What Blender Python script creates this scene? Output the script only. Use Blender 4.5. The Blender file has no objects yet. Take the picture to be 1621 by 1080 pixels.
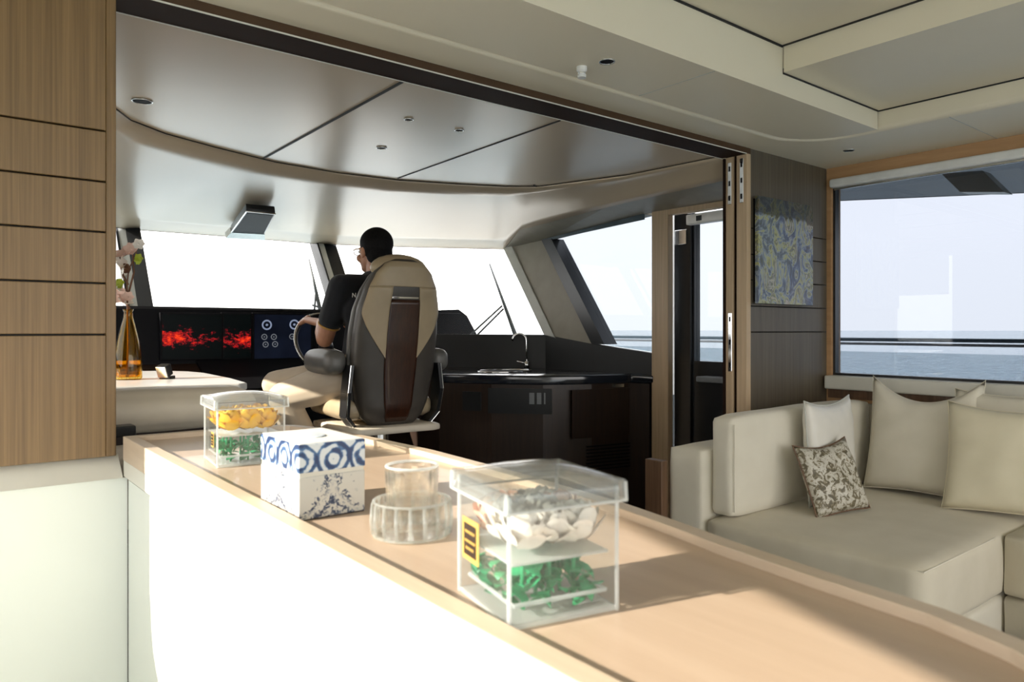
import bpy, bmesh, math, random
from mathutils import Vector, Matrix, noise
random.seed(7)
S = bpy.context.scene
COL = S.collection
PI = math.pi
# ------------------------------------------------------------------ camera
TH = math.radians(38.68); FP = 1159.0; CAM = Vector((0, 0, 1.25)); HZ = 522.0
cam_d = bpy.data.cameras.new('camera'); cam = bpy.data.objects.new('camera', cam_d); COL.objects.link(cam)
cam.location = CAM; cam.rotation_euler = (PI/2, 0, -TH)
cam_d.sensor_width = 36; cam_d.lens = FP/1621*36; cam_d.shift_y = -18/1621
cam_d.clip_start = .02; cam_d.clip_end = 6000
cam_d.dof.use_dof = True; cam_d.dof.focus_distance = 3.4; cam_d.dof.aperture_fstop = 8
S.camera = cam
S.view_settings.view_transform = 'Standard'; S.view_settings.look = 'None'
S.view_settings.exposure = 0.35; S.view_settings.gamma = 1; S.view_settings.use_curve_mapping = False
# ------------------------------------------------------------------ world, sun
W = bpy.data.worlds.new('world'); S.world = W; W.use_nodes = True
wn = W.node_tree.nodes; wl = W.node_tree.links; wn.clear()
tc = wn.new('ShaderNodeTexCoord'); sep = wn.new('ShaderNodeSeparateXYZ'); rmp = wn.new('ShaderNodeValToRGB')
bg = wn.new('ShaderNodeBackground'); wo = wn.new('ShaderNodeOutputWorld')
wl.new(tc.outputs['Generated'], sep.inputs[0]); wl.new(sep.outputs['Z'], rmp.inputs[0])
rmp.color_ramp.elements[0].position = 0.0; rmp.color_ramp.elements[0].color = (.95, .92, .885, 1)
rmp.color_ramp.elements[1].position = .5; rmp.color_ramp.elements[1].color = (.88, .87, .88, 1)
e = rmp.color_ramp.elements.new(.12); e.color = (.99, .955, .93, 1)
wl.new(rmp.outputs[0], bg.inputs[0]); bg.inputs[1].default_value = 3.0
wl.new(bg.outputs[0], wo.inputs[0])
sun_d = bpy.data.lights.new('sun', 'SUN'); sun = bpy.data.objects.new('sun', sun_d); COL.objects.link(sun)
sd = Vector((.97, -.235, -.43)).normalized()
sun.rotation_euler = sd.to_track_quat('-Z', 'Y').to_euler(); sun.location = (-6, 3, 6)
sun_d.energy = 8.8; sun_d.angle = math.radians(.6); sun_d.color = (1.0, .90, .77)

def portal(loc, rot, sx, sy):
    l = bpy.data.lights.new('window_portal', 'AREA'); l.shape = 'RECTANGLE'; l.size = sx; l.size_y = sy
    l.cycles.is_portal = True
    o = bpy.data.objects.new('window_portal', l); COL.objects.link(o); o.location = loc; o.rotation_euler = rot
portal((3.9, .4, 1.5), (0, PI/2, 0), 1.0, 3.4)         # starboard saloon window, facing inboard
portal((3.9, -2.4, 1.1), (0, PI/2, 0), 2.0, 1.2)          # unseen gap added in the wall aft to brighten the saloon
portal((1.6, -3.1, 1.1), (PI/2, 0, 0), 4.6, 2.2)        # open aft doors
portal((1.72, 5.6, 1.5), (-PI/2, 0, 0), 3.6, 1.2)       # windscreen
# ------------------------------------------------------------------ ray helpers (pixel of the photo -> point in the place)
sT, cT = math.sin(TH), math.cos(TH)
def ray(px, py):
    k = (px-810.5)/FP
    return Vector((sT+cT*k, cT-sT*k, (HZ-py)/FP))
def P(px, py, X=None, Y=None, Z=None, D=None):
    r = ray(px, py)
    if X is not None: t = X/r.x
    elif Y is not None: t = Y/r.y
    elif Z is not None: t = Z/r.z
    else: t = D
    return CAM + r*t
def PP(px, py, pt, n):
    r = ray(px, py); t = (Vector(pt)-CAM).dot(n)/r.dot(n)
    return CAM + r*t
Hh = 1.25
# ------------------------------------------------------------------ materials
MATS = {}
def newmat(name):
    m = bpy.data.materials.new(name); m.use_nodes = True
    return m, m.node_tree.nodes, m.node_tree.links, m.node_tree.nodes['Principled BSDF']
def objcoord(n, l, scale=(1, 1, 1), rot=(0, 0, 0)):
    t = n.new('ShaderNodeTexCoord'); mp = n.new('ShaderNodeMapping')
    mp.inputs['Scale'].default_value = scale; mp.inputs['Rotation'].default_value = rot
    l.new(t.outputs['Object'], mp.inputs[0]); return mp.outputs[0]
def noise_tex(n, l, vec, scale, detail=3, rough=.55, dist=0):
    t = n.new('ShaderNodeTexNoise'); l.new(vec, t.inputs['Vector'])
    t.inputs['Scale'].default_value = scale; t.inputs['Detail'].default_value = detail
    t.inputs['Roughness'].default_value = rough; t.inputs['Distortion'].default_value = dist
    return t.outputs[0]
def ramp(n, l, fac, stops, interp='LINEAR'):
    r = n.new('ShaderNodeValToRGB'); r.color_ramp.interpolation = interp
    el = r.color_ramp.elements
    el[0].position, el[0].color = stops[0][0], (*stops[0][1], 1)
    el[1].position, el[1].color = stops[-1][0], (*stops[-1][1], 1)
    for p, c in stops[1:-1]:
        x = el.new(p); x.color = (*c, 1)
    l.new(fac, r.inputs[0]); return r.outputs[0]
def bump(n, l, h, bs, strength=.2, dist=.01):
    b = n.new('ShaderNodeBump'); b.inputs['Strength'].default_value = strength; b.inputs['Distance'].default_value = dist
    l.new(h, b.inputs['Height']); l.new(b.outputs[0], bs.inputs['Normal'])
def plain(name, col, rough=.5, metal=0, var=.06, vscale=12, coat=0, spec=.5, bmp=0):
    m, n, l, b = newmat(name)
    v = objcoord(n, l); f = noise_tex(n, l, v, vscale, 2)
    lo = tuple(max(0, c*(1-var)) for c in col); hi = tuple(min(1, c*(1+var)) for c in col)
    l.new(ramp(n, l, f, [(.3, lo), (.7, hi)]), b.inputs['Base Color'])
    b.inputs['Roughness'].default_value = rough; b.inputs['Metallic'].default_value = metal
    b.inputs['Specular IOR Level'].default_value = spec
    b.inputs['Coat Weight'].default_value = coat; b.inputs['Coat Roughness'].default_value = .15
    if bmp: bump(n, l, noise_tex(n, l, v, 300, 2), b, bmp, .002)
    MATS[name] = m; return m
def wood(name, c1, c2, scale, rough=.45, coat=0):
    m, n, l, b = newmat(name)
    v = objcoord(n, l, scale)
    f = noise_tex(n, l, v, 1.0, 5, .65, .2)
    v2 = objcoord(n, l, tuple(s*.22 for s in scale)); f2 = noise_tex(n, l, v2, 1.0, 2)
    mx = n.new('ShaderNodeMath'); mx.operation = 'MULTIPLY_ADD'; mx.inputs[1].default_value = .7
    l.new(f, mx.inputs[0])
    m2 = n.new('ShaderNodeMath'); m2.operation = 'MULTIPLY'; m2.inputs[1].default_value = .3; l.new(f2, m2.inputs[0])
    l.new(m2.outputs[0], mx.inputs[2])
    l.new(ramp(n, l, mx.outputs[0], [(.34, c1), (.66, c2)]), b.inputs['Base Color'])
    b.inputs['Roughness'].default_value = rough; b.inputs['Coat Weight'].default_value = coat
    bump(n, l, f, b, .12, .002)
    MATS[name] = m; return m
def fabric(name, c1, c2, scale=500, rough=.9, big=6):
    m, n, l, b = newmat(name)
    v = objcoord(n, l); f = noise_tex(n, l, v, big, 3)
    w1 = n.new('ShaderNodeTexWave'); w1.inputs['Scale'].default_value = scale; l.new(v, w1.inputs['Vector'])
    w1.inputs['Distortion'].default_value = 1.0
    l.new(ramp(n, l, f, [(.3, c1), (.7, c2)]), b.inputs['Base Color'])
    b.inputs['Roughness'].default_value = rough; b.inputs['Sheen Weight'].default_value = .15
    f3 = noise_tex(n, l, v, scale, 2)
    bump(n, l, f3, b, .15, .002)
    MATS[name] = m; return m
def pane_mat(name, tint, ior=1.45, rough=0.0, edge=None):
    """clear sheet: straight-through light with mirror reflection by angle"""
    m = bpy.data.materials.new(name); m.use_nodes = True; n = m.node_tree.nodes; l = m.node_tree.links; n.clear()
    o = n.new('ShaderNodeOutputMaterial'); mix = n.new('ShaderNodeMixShader'); tr = n.new('ShaderNodeBsdfTransparent')
    gl = n.new('ShaderNodeBsdfGlossy'); ge = n.new('ShaderNodeNewGeometry'); dt = n.new('ShaderNodeVectorMath'); dt.operation = 'DOT_PRODUCT'
    l.new(ge.outputs['Incoming'], dt.inputs[0]); l.new(ge.outputs['Normal'], dt.inputs[1])
    def q_(op, a, b_):
        x = n.new('ShaderNodeMath'); x.operation = op
        for i, y in enumerate((a, b_)):
            if y is None: continue
            if isinstance(y, (int, float)): x.inputs[i].default_value = y
            else: l.new(y, x.inputs[i])
        return x
    f0 = ((ior-1)/(ior+1))**2
    ab = q_('ABSOLUTE', dt.outputs['Value'], None); om = q_('SUBTRACT', 1.0, ab.outputs[0]); om.use_clamp = True
    pw = q_('POWER', om.outputs[0], 5.0); ml = q_('MULTIPLY', pw.outputs[0], (1-f0)*.8); fr = q_('ADD', ml.outputs[0], f0)
    tr.inputs[0].default_value = (*tint, 1); gl.inputs['Roughness'].default_value = rough
    l.new(fr.outputs[0], mix.inputs[0]); l.new(tr.outputs[0], mix.inputs[1]); l.new(gl.outputs[0], mix.inputs[2])
    last = mix.outputs[0]
    if edge:
        df = n.new('ShaderNodeBsdfTranslucent'); df.inputs[0].default_value = (1, 1, 1, 1)
        d2 = n.new('ShaderNodeBsdfDiffuse'); d2.inputs[0].default_value = (.9, .93, .92, 1)
        ad = n.new('ShaderNodeMixShader'); l.new(df.outputs[0], ad.inputs[1]); l.new(d2.outputs[0], ad.inputs[2])
        mm = n.new('ShaderNodeMixShader'); mm.inputs[0].default_value = edge
        l.new(last, mm.inputs[1]); l.new(ad.outputs[0], mm.inputs[2]); last = mm.outputs[0]
    l.new(last, o.inputs[0]); MATS[name] = m; return m

wood('panel_wood', (.14, .080, .028), (.27, .163, .067), (170, 170, 1.8), .42)
wood('grey_wood', (.075, .060, .041), (.145, .118, .082), (95, 95, 1.6), .42)
wood('counter_wood', (.51, .375, .27), (.58, .44, .325), (36, 2.5, 36), .32, .15)
wood('counter_edge_wood', (.56, .44, .32), (.66, .53, .40), (40, 3, 40), .4)
wood('jamb_wood', (.46, .33, .20), (.64, .47, .30), (70, 70, 2), .4)
wood('valance_wood', (.46, .26, .12), (.60, .36, .18), (30, 3, 30), .45)
wood('dark_wood', (.016, .008, .005), (.034, .017, .010), (60, 60, 3), .4)
wood('brown_wood', (.10, .055, .03), (.2, .11, .06), (60, 60, 3), .4)
wood('inlay_wood', (.022, .007, .003), (.055, .018, .008), (90, 90, 4), .3, .3)
plain('ceiling_cream', (.83, .76, .60), .42, var=.02, vscale=2)
plain('ceiling_satin', (.54, .43, .30), .5, var=.02, vscale=2, spec=.4, coat=.75)
MATS['ceiling_satin'].node_tree.nodes['Principled BSDF'].inputs['Coat Roughness'].default_value = .24
MATS['ceiling_satin'].node_tree.nodes['Principled BSDF'].inputs['Coat IOR'].default_value = 1.7
plain('white_gelcoat', (.80, .83, .77), .35, var=.015, vscale=2)
plain('cream_paint', (.72, .70, .62), .35, var=.02)
plain('header_brown', (.085, .048, .026), .5, spec=.2)
plain('header_dark', (.022, .010, .006), .6, spec=.1)
plain('seam_black', (.012, .012, .012), .6)
plain('black_trim', (.012, .013, .015), .28)
plain('black_matte', (.007, .007, .009), .6, spec=.15)
plain('black_counter', (.014, .017, .024), .12, coat=.4)
plain('pillar_grey', (.30, .27, .21), .45)
plain('pillar_light', (.55, .55, .50), .4)
plain('sill_dark', (.014, .014, .014), .45)
plain('steel', (.62, .62, .60), .22, 1)
plain('chrome', (.8, .8, .8), .08, 1)
plain('white_plastic', (.82, .82, .80), .35)
plain('dark_floor', (.045, .028, .022), .5)
plain('leather_taupe', (.065, .056, .047), .42, var=.08, bmp=.1)
plain('leather_grey', (.13, .125, .115), .4, var=.06, bmp=.1)
plain('leather_beige', (.42, .33, .21), .42, var=.05, bmp=.1)
plain('leather_cream', (.74, .66, .54), .45, var=.04)
plain('skin', (.50, .24, .14), .5, var=.06, vscale=40)
plain('hair_black', (.006, .005, .005), .7, spec=.15, var=.4, vscale=90)
fabric('shirt_black', (.008, .009, .013), (.014, .015, .02), 600)
fabric('trouser_beige', (.56, .46, .34), (.66, .56, .43), 500)
plain('gold_thread', (.55, .30, .08), .5)
plain('shoe_leather', (.03, .025, .02), .5)
fabric('sofa_linen', (.74, .69, .57), (.80, .75, .63), 420)
fabric('seat_linen', (.66, .60, .47), (.72, .66, .53), 420)
fabric('cushion_linen', (.74, .69, .57), (.80, .75, .63), 380)
fabric('cushion_cream', (.80, .73, .54), (.86, .79, .60), 380)
fabric('satin_cream', (.76, .73, .66), (.83, .80, .73), 500, .4)
fabric('bench_leather', (.62, .55, .44), (.70, .62, .50), 60, .5)
plain('table_top', (.66, .64, .60), .3)
plain('petal_white', (.90, .84, .76), .6, var=.04)
plain('petal_peach', (.86, .52, .36), .6, var=.08)
plain('petal_yellow', (.95, .56, .03), .55, var=.05)
plain('petal_pink', (.80, .55, .45), .6, var=.10)
plain('leaf_green', (.02, .30, .12), .35, var=.3, vscale=60)
plain('leaf_lime', (.45, .52, .05), .5)
plain('twig_brown', (.16, .07, .035), .7)
plain('foam_pale', (.70, .78, .66), .7, var=.1, vscale=60)
plain('label_black', (.03, .015, .01), .4)
plain('label_gold', (.72, .46, .12), .4, .2)
plain('blue_glaze_light', (.62, .68, .74), .3)
plain('rubber_grey', (.20, .21, .22), .6)
plain('steel_blue', (.06, .09, .11), .3)
plain('white_paint', (.85, .85, .83), .4)
plain('hull_dark', (.02, .024, .03), .4)
pane_mat('window_glass', (.97, .98, .98), 1.15)
pane_mat('saloon_glass', (.48, .505, .545), 1.45)
pane_mat('cabin_side_glass', (.51, .535, .565), 1.3)
pane_mat('balustrade_glass', (.74, .78, .80), 1.2)
pane_mat('acrylic', (.97, .98, .98), 1.45, .02, .035)
pane_mat('acrylic_lid', (.92, .94, .94), 1.5, .03, .12)
pane_mat('acrylic_edge', (.95, .97, .97), 1.5, .1, .55)  # whitish share paints in the light that clear acrylic edges catch
pane_mat('crystal_highlight', (.93, .95, .92), 1.9, .03, .22)  # whitish share for highlights painted along the crystal's edges
pane_mat('amber_glass', (.95, .80, .38), 1.45, .02)
pane_mat('spectacle_lens', (.75, .78, .8), 1.45)
def glass_mat(name, col, share):
    m, n, l, b = newmat(name)
    b.inputs['Base Color'].default_value = (*col, 1); b.inputs['Transmission Weight'].default_value = 1
    b.inputs['Roughness'].default_value = .01; b.inputs['IOR'].default_value = 1.48
    tr = n.new('ShaderNodeBsdfTransparent'); tr.inputs[0].default_value = (*col, 1); mx = n.new('ShaderNodeMixShader'); mx.inputs[0].default_value = share
    l.new(b.outputs[0], mx.inputs[1]); l.new(tr.outputs[0], mx.inputs[2]); l.new(mx.outputs[0], n['Material Output'].inputs[0])
    MATS[name] = m
glass_mat('crystal', (.99, .995, .98), .55)
glass_mat('amber_liquid', (.98, .72, .10), .5)

# sea
m, n, l, b = newmat('sea_water'); MATS['sea_water'] = m
v = objcoord(n, l)
f1 = noise_tex(n, l, v, .9, 6, .62); f2 = noise_tex(n, l, v, .08, 4)
b.inputs['Roughness'].default_value = .18
b.inputs['IOR'].default_value = 1.33
l.new(ramp(n, l, f1, [(.35, (.20, .28, .32)), (.65, (.42, .50, .54))]), b.inputs['Base Color'])
bump(n, l, f1, b, .7, .2)
# plotter screen with red radar returns on black
def echo_mat(name, seed, thr):
    m, n, l, b = newmat(name); MATS[name] = m
    v = objcoord(n, l, (1, 1, 1.6)); mp = n.new('ShaderNodeVectorMath'); mp.operation = 'ADD'; mp.inputs[1].default_value = (seed, seed*.7, 0)
    l.new(v, mp.inputs[0])
    f = noise_tex(n, l, mp.outputs[0], 26, 8, .8)
    g = noise_tex(n, l, mp.outputs[0], 3.2, 1)
    t = n.new('ShaderNodeTexCoord'); sp = n.new('ShaderNodeSeparateXYZ'); l.new(t.outputs['Object'], sp.inputs[0])
    # returns gather in a belt below the middle of the display
    q = n.new('ShaderNodeMath'); q.operation = 'ADD'; q.inputs[1].default_value = .015; l.new(sp.outputs['Z'], q.inputs[0])
    a = n.new('ShaderNodeMath'); a.operation = 'ABSOLUTE'; l.new(q.outputs[0], a.inputs[0])
    m1 = n.new('ShaderNodeMath'); m1.operation = 'MULTIPLY_ADD'; m1.inputs[1].default_value = -2.2; l.new(a.outputs[0], m1.inputs[0]); l.new(f, m1.inputs[2])
    m2 = n.new('ShaderNodeMath'); m2.operation = 'MULTIPLY_ADD'; m2.inputs[1].default_value = .6; l.new(g, m2.inputs[0]); l.new(m1.outputs[0], m2.inputs[2])
    c = ramp(n, l, m2.outputs[0], [(thr-.02, (.0, .001, .001)), (thr+.02, (.12, .004, .008)), (thr+.09, (.45, .008, .006)), (thr+.18, (.85, .05, .008))])
    b.inputs['Base Color'].default_value = (.004, .004, .005, 1); b.inputs['Roughness'].default_value = .5; b.inputs['Specular IOR Level'].default_value = .12
    l.new(c, b.inputs['Emission Color']); b.inputs['Emission Strength'].default_value = 1.0
echo_mat('radar_screen', 3.1, .80); echo_mat('chart_screen', 8.7, .81)
m, n, l, b = newmat('gauge_screen'); MATS['gauge_screen'] = m
b.inputs['Base Color'].default_value = (.004, .005, .008, 1); b.inputs['Roughness'].default_value = .5; b.inputs['Specular IOR Level'].default_value = .12
vv = objcoord(n, l); l.new(ramp(n, l, noise_tex(n, l, vv, 6, 2), [(.3, (.001, .0015, .004)), (.7, (.004, .006, .013))]), b.inputs['Emission Color']); b.inputs['Emission Strength'].default_value = 1
def emit(name, c, s):
    m, n, l, b = newmat(name); b.inputs['Base Color'].default_value = (*[x*.3 for x in c], 1)
    b.inputs['Emission Color'].default_value = (*c, 1); b.inputs['Emission Strength'].default_value = s; MATS[name] = m
emit('gauge_glow', (.35, .42, .6), .45)
emit('gauge_glow_dim', (.25, .27, .3), .4)
# azulejo tile print for the tissue box
def swirl_mat():
    m, n, l, b = newmat('blue_tile_print'); MATS['blue_tile_print'] = m
    v = objcoord(n, l)
    sp = n.new('ShaderNodeSeparateXYZ'); l.new(v, sp.inputs[0])
    def M(op, a, b_=None, c_=None):
        q = n.new('ShaderNodeMath'); q.operation = op
        for i, x in enumerate((a, b_, c_)):
            if x is None: continue
            if isinstance(x, (int, float)): q.inputs[i].default_value = x
            else: l.new(x, q.inputs[i])
        return q.outputs[0]
    # horizontal coordinate along the face: x+y works for both visible faces
    s = M('ADD', sp.outputs['X'], sp.outputs['Y'])
    u = M('SUBTRACT', M('MODULO', M('ADD', s, .075+.0515*20+.02575), .0515), .02575)     # repeat every 51.5 mm, centred on the short face
    z = M('SUBTRACT', sp.outputs['Z'], .084)
    r = M('SQRT', M('ADD', M('MULTIPLY', u, u), M('MULTIPLY', z, z)))
    rings = M('SINE', M('MULTIPLY_ADD', r, 470.0, M('MULTIPLY', noise_tex(n, l, v, 45, 2), 5.0)))
    nz = noise_tex(n, l, v, 60, 3)
    wv = M('SINE', M('ADD', M('MULTIPLY', s, 120.0), M('MULTIPLY', sp.outputs['Z'], 160.0)))
    t = M('ADD', M('MULTIPLY', rings, .55), M('MULTIPLY', wv, .35))
    t = M('ADD', t, M('MULTIPLY', M('SUBTRACT', nz, .5), 2.2))
    c = ramp(n, l, M('MULTIPLY_ADD', t, .5, .5), [(.30, (.70, .74, .76)), (.46, (.50, .58, .66)), (.52, (.08, .18, .36)), (.78, (.02, .045, .13))])
    l.new(c, b.inputs['Base Color']); b.inputs['Roughness'].default_value = .3
    m, n, l, b = newmat('blue_damask_print'); MATS['blue_damask_print'] = m
    v = objcoord(n, l); sp = n.new('ShaderNodeSeparateXYZ'); l.new(v, sp.inputs[0])
    def M(op, a, b_=None, c_=None):
        q = n.new('ShaderNodeMath'); q.operation = op
        for i, x in enumerate((a, b_, c_)):
            if x is None: continue
            if isinstance(x, (int, float)): q.inputs[i].default_value = x
            else: l.new(x, q.inputs[i])
        return q.outputs[0]
    # a leafy spray rising in the middle of each face: mask narrows with height
    ax = M('ABSOLUTE', M('SUBTRACT', sp.outputs['X'], .0)); ay = M('ABSOLUTE', sp.outputs['Y'])
    k = M('MINIMUM', M('MULTIPLY', ax, 1.0), M('MULTIPLY', ay, .75))
    wdt = M('MULTIPLY_ADD', M('POWER', M('SUBTRACT', 1.0, M('DIVIDE', sp.outputs['Z'], .062)), 2.2), .048, .0045)
    edge = M('SUBTRACT', wdt, k)
    nz = noise_tex(n, l, v, 150, 4, .6, .8)
    t = M('ADD', M('MULTIPLY', edge, 14.0), M('MULTIPLY', M('SUBTRACT', nz, .5), 2.6))
    veins = M('SINE', M('ADD', M('MULTIPLY', edge, 300.0), M('MULTIPLY', nz, 16.0)))
    t2 = M('MULTIPLY', M('GREATER_THAN', t, .0), M('MULTIPLY_ADD', veins, .5, .5))
    c = ramp(n, l, t2, [(.25, (.66, .65, .60)), (.55, (.28, .32, .38)), (.9, (.03, .05, .11))])
    l.new(c, b.inputs['Base Color']); b.inputs['Roughness'].default_value = .3
swirl_mat()
# patterned pillow
m, n, l, b = newmat('brown_animal_print'); MATS['brown_animal_print'] = m
v = objcoord(n, l, (1, 1, 1)); f = noise_tex(n, l, v, 40, 4, .6, 1.0); f2 = noise_tex(n, l, v, 8, 2)
c1 = ramp(n, l, f, [(.40, (.12, .10, .06)), (.46, (.24, .20, .12)), (.50, (.52, .49, .41)), (.62, (.66, .63, .55)), (.68, (.30, .24, .15))])
l.new(c1, b.inputs['Base Color']); b.inputs['Roughness'].default_value = .45
# abstract canvas
m, n, l, b = newmat('abstract_painting'); MATS['abstract_painting'] = m
v = objcoord(n, l, (1, 1, .7)); f = noise_tex(n, l, v, 12, 5, .62, 1.6); f2 = noise_tex(n, l, v, 3.2, 2, .5, .8)
c1 = ramp(n, l, f, [(.30, (.02, .02, .03)), (.42, (.06, .09, .20)), (.47, (.26, .32, .44)), (.52, (.50, .48, .18)), (.57, (.05, .06, .07)), (.63, (.55, .52, .45)), (.72, (.42, .20, .08))])
c2 = ramp(n, l, f2, [(.42, (.30, .33, .18)), (.55, (.20, .24, .34)), (.62, (.38, .36, .34))])
mx = n.new('ShaderNodeMix'); mx.data_type = 'RGBA'; mx.inputs[0].default_value = .25
l.new(c1, mx.inputs[6]); l.new(c2, mx.inputs[7]); 
tz = n.new('ShaderNodeTexCoord'); sz_ = n.new('ShaderNodeSeparateXYZ'); l.new(tz.outputs['Generated'], sz_.inputs[0])
th_ = n.new('ShaderNodeMath'); th_.operation = 'MULTIPLY_ADD'; th_.inputs[1].default_value = .22; l.new(f, th_.inputs[0]); l.new(sz_.outputs['Z'], th_.inputs[2])
dk = ramp(n, l, th_.outputs[0], [(.93, (1, 1, 1)), (.95, (.28, .27, .22))])
mm_ = n.new('ShaderNodeMix'); mm_.data_type = 'RGBA'; mm_.blend_type = 'MULTIPLY'; mm_.inputs[0].default_value = 1
l.new(mx.outputs[2], mm_.inputs[6]); l.new(dk, mm_.inputs[7]); l.new(mm_.outputs[2], b.inputs['Base Color']); b.inputs['Roughness'].default_value = .35

# ------------------------------------------------------------------ building helpers
def mat(x): return MATS[x] if isinstance(x, str) else x
def meshobj(name, bm, material, parent=None, local=False, smooth=False, angle=None):
    bmesh.ops.recalc_face_normals(bm, faces=bm.faces)
    me = bpy.data.meshes.new(name); bm.to_mesh(me); bm.free()
    return link(name, me, material, parent, local, smooth)
def link(name, me, material, parent=None, local=False, smooth=False):
    o = bpy.data.objects.new(name, me); COL.objects.link(o)
    if isinstance(material, (list, tuple)):
        for q in material: me.materials.append(mat(q))
    else: me.materials.append(mat(material))
    if smooth:
        for p in me.polygons: p.use_smooth = True
    if parent is not None:
        o.parent = parent
        if not local:            # built in world coordinates: put it where it was built
            o.matrix_parent_inverse = Matrix.Identity(4)
            bpy.context.view_layer.update() if False else None
            o.matrix_basis = WM(parent).inverted()
    return o
def WM(o):
    mt = o.matrix_basis.copy()
    if o.parent: mt = WM(o.parent) @ mt
    return mt
def thing(name, label, cat, loc=(0, 0, 0), rz=0, group=None):
    o = bpy.data.objects.new(name, None); COL.objects.link(o); o.empty_display_size = .05
    o.location = loc; o.rotation_euler = (0, 0, rz)
    o['label'] = label; o['category'] = cat
    if group: o['group'] = group
    return o
def tag(o, label, cat, group=None):
    o['label'] = label; o['category'] = cat
    if group: o['group'] = group
    return o
def struct(name, bm, material, smooth=False, label=None):
    o = meshobj(name, bm, material, smooth=smooth); o['kind'] = 'structure'
    if label: o['label'] = label
    return o
def recenter(o, origin):
    """shift mesh so that its object origin sits at origin"""
    o.data.transform(Matrix.Translation(-Vector(origin))); o.location = Vector(origin); return o
def NB(): return bmesh.new()
def box(bm, x0, x1, y0, y1, z0, z1, bev=0, seg=2, M=None):
    r = bmesh.ops.create_cube(bm, size=1)
    vs = r['verts']
    for v in vs:
        v.co = Vector((x0 if v.co.x < 0 else x1, y0 if v.co.y < 0 else y1, z0 if v.co.z < 0 else z1))
    if bev > 0:
        es = list({e for v in vs for e in v.link_edges})
        rr = bmesh.ops.bevel(bm, geom=es, offset=bev, segments=seg, affect='EDGES', profile=.5)
        vs = list({v for f in rr['faces'] for v in f.verts} | {v for v in vs if v.is_valid})
    if M is not None:
        allv = {v for v in vs if v.is_valid}
        bmesh.ops.transform(bm, matrix=M, verts=list(allv))
    return vs
def prism(bm, pts, z0, z1):
    """plan polygon pts extruded between z0 and z1"""
    a = [bm.verts.new((x, y, z0)) for x, y in pts]; c = [bm.verts.new((x, y, z1)) for x, y in pts]
    bm.faces.new(a); bm.faces.new(c[::-1]); k = len(pts)
    for i in range(k): bm.faces.new((a[i], a[(i+1) % k], c[(i+1) % k], c[i]))
def hexa(bm, a, b_):
    """solid between quad a and quad b_ (lists of 4 points)"""
    A = [bm.verts.new(p) for p in a]; B = [bm.verts.new(p) for p in b_]
    bm.faces.new(A); bm.faces.new(B[::-1]); k = len(a)
    for i in range(k): bm.faces.new((A[i], A[(i+1) % k], B[(i+1) % k], B[i]))
def slab(bm, pts, off):
    off = Vector(off); hexa(bm, [Vector(p) for p in pts], [Vector(p)+off for p in pts])
def tube(bm, pts, r, seg=10, cap=True, radii=None):
    pts = [Vector(p) for p in pts]; rings = []
    up = Vector((0, 0, 1))
    prev = None
    for i, p in enumerate(pts):
        t = (pts[min(i+1, len(pts)-1)]-pts[max(i-1, 0)]).normalized()
        if prev is None:
            a = t.cross(up if abs(t.z) < .9 else Vector((1, 0, 0))).normalized()
        else:
            a = (prev - t*prev.dot(t)).normalized()
        prev = a; c = t.cross(a)
        rr = radii[i] if radii else r
        rings.append([bm.verts.new(p+(a*math.cos(2*PI*k/seg)+c*math.sin(2*PI*k/seg))*rr) for k in range(seg)])
    for i in range(len(rings)-1):
        for k in range(seg):
            bm.faces.new((rings[i][k], rings[i][(k+1) % seg], rings[i+1][(k+1) % seg], rings[i+1][k]))
    if cap: bm.faces.new(rings[0][::-1]); bm.faces.new(rings[-1])
def lathe(bm, prof, seg=32, c=(0, 0, 0), close=False):
    rings = []
    for r, z in prof:
        if r < 1e-5: rings.append([bm.verts.new((c[0], c[1], c[2]+z))])
        else: rings.append([bm.verts.new((c[0]+r*math.cos(2*PI*k/seg), c[1]+r*math.sin(2*PI*k/seg), c[2]+z)) for k in range(seg)])
    idx = list(range(len(rings)-1))
    for i in idx:
        A, B = rings[i], rings[i+1]
        for k in range(seg):
            k2 = (k+1) % seg
            if len(A) == 1 and len(B) == 1: continue
            if len(A) == 1: bm.faces.new((A[0], B[k], B[k2]))
            elif len(B) == 1: bm.faces.new((A[k], A[k2], B[0]))
            else: bm.faces.new((A[k], A[k2], B[k2], B[k]))
    if close:
        A, B = rings[-1], rings[0]
        for k in range(seg):
            k2 = (k+1) % seg; bm.faces.new((A[k], A[k2], B[k2], B[k]))
def torus(bm, R, r, M=Matrix.Identity(4), a0=0, a1=2*PI, seg=40, ms=8):
    full = abs(a1-a0-2*PI) < 1e-4; cnt = seg if full else seg+1; rings = []
    for i in range(cnt):
        a = a0+(a1-a0)*i/seg
        rings.append([bm.verts.new(M @ Vector(((R+r*math.cos(2*PI*k/ms))*math.cos(a), (R+r*math.cos(2*PI*k/ms))*math.sin(a), r*math.sin(2*PI*k/ms)))) for k in range(ms)])
    for i in range(seg):
        A = rings[i]; B = rings[(i+1) % cnt]
        for k in range(ms): bm.faces.new((A[k], A[(k+1) % ms], B[(k+1) % ms], B[k]))
    if not full: bm.faces.new(rings[0][::-1]); bm.faces.new(rings[-1])
def bevel_mod(o, w, seg=3):
    md = o.modifiers.new('bevel', 'BEVEL'); md.width = w; md.segments = seg; md.limit_method = 'ANGLE'; md.angle_limit = math.radians(40)
    for p in o.data.polygons: p.use_smooth = True
    return o
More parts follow.
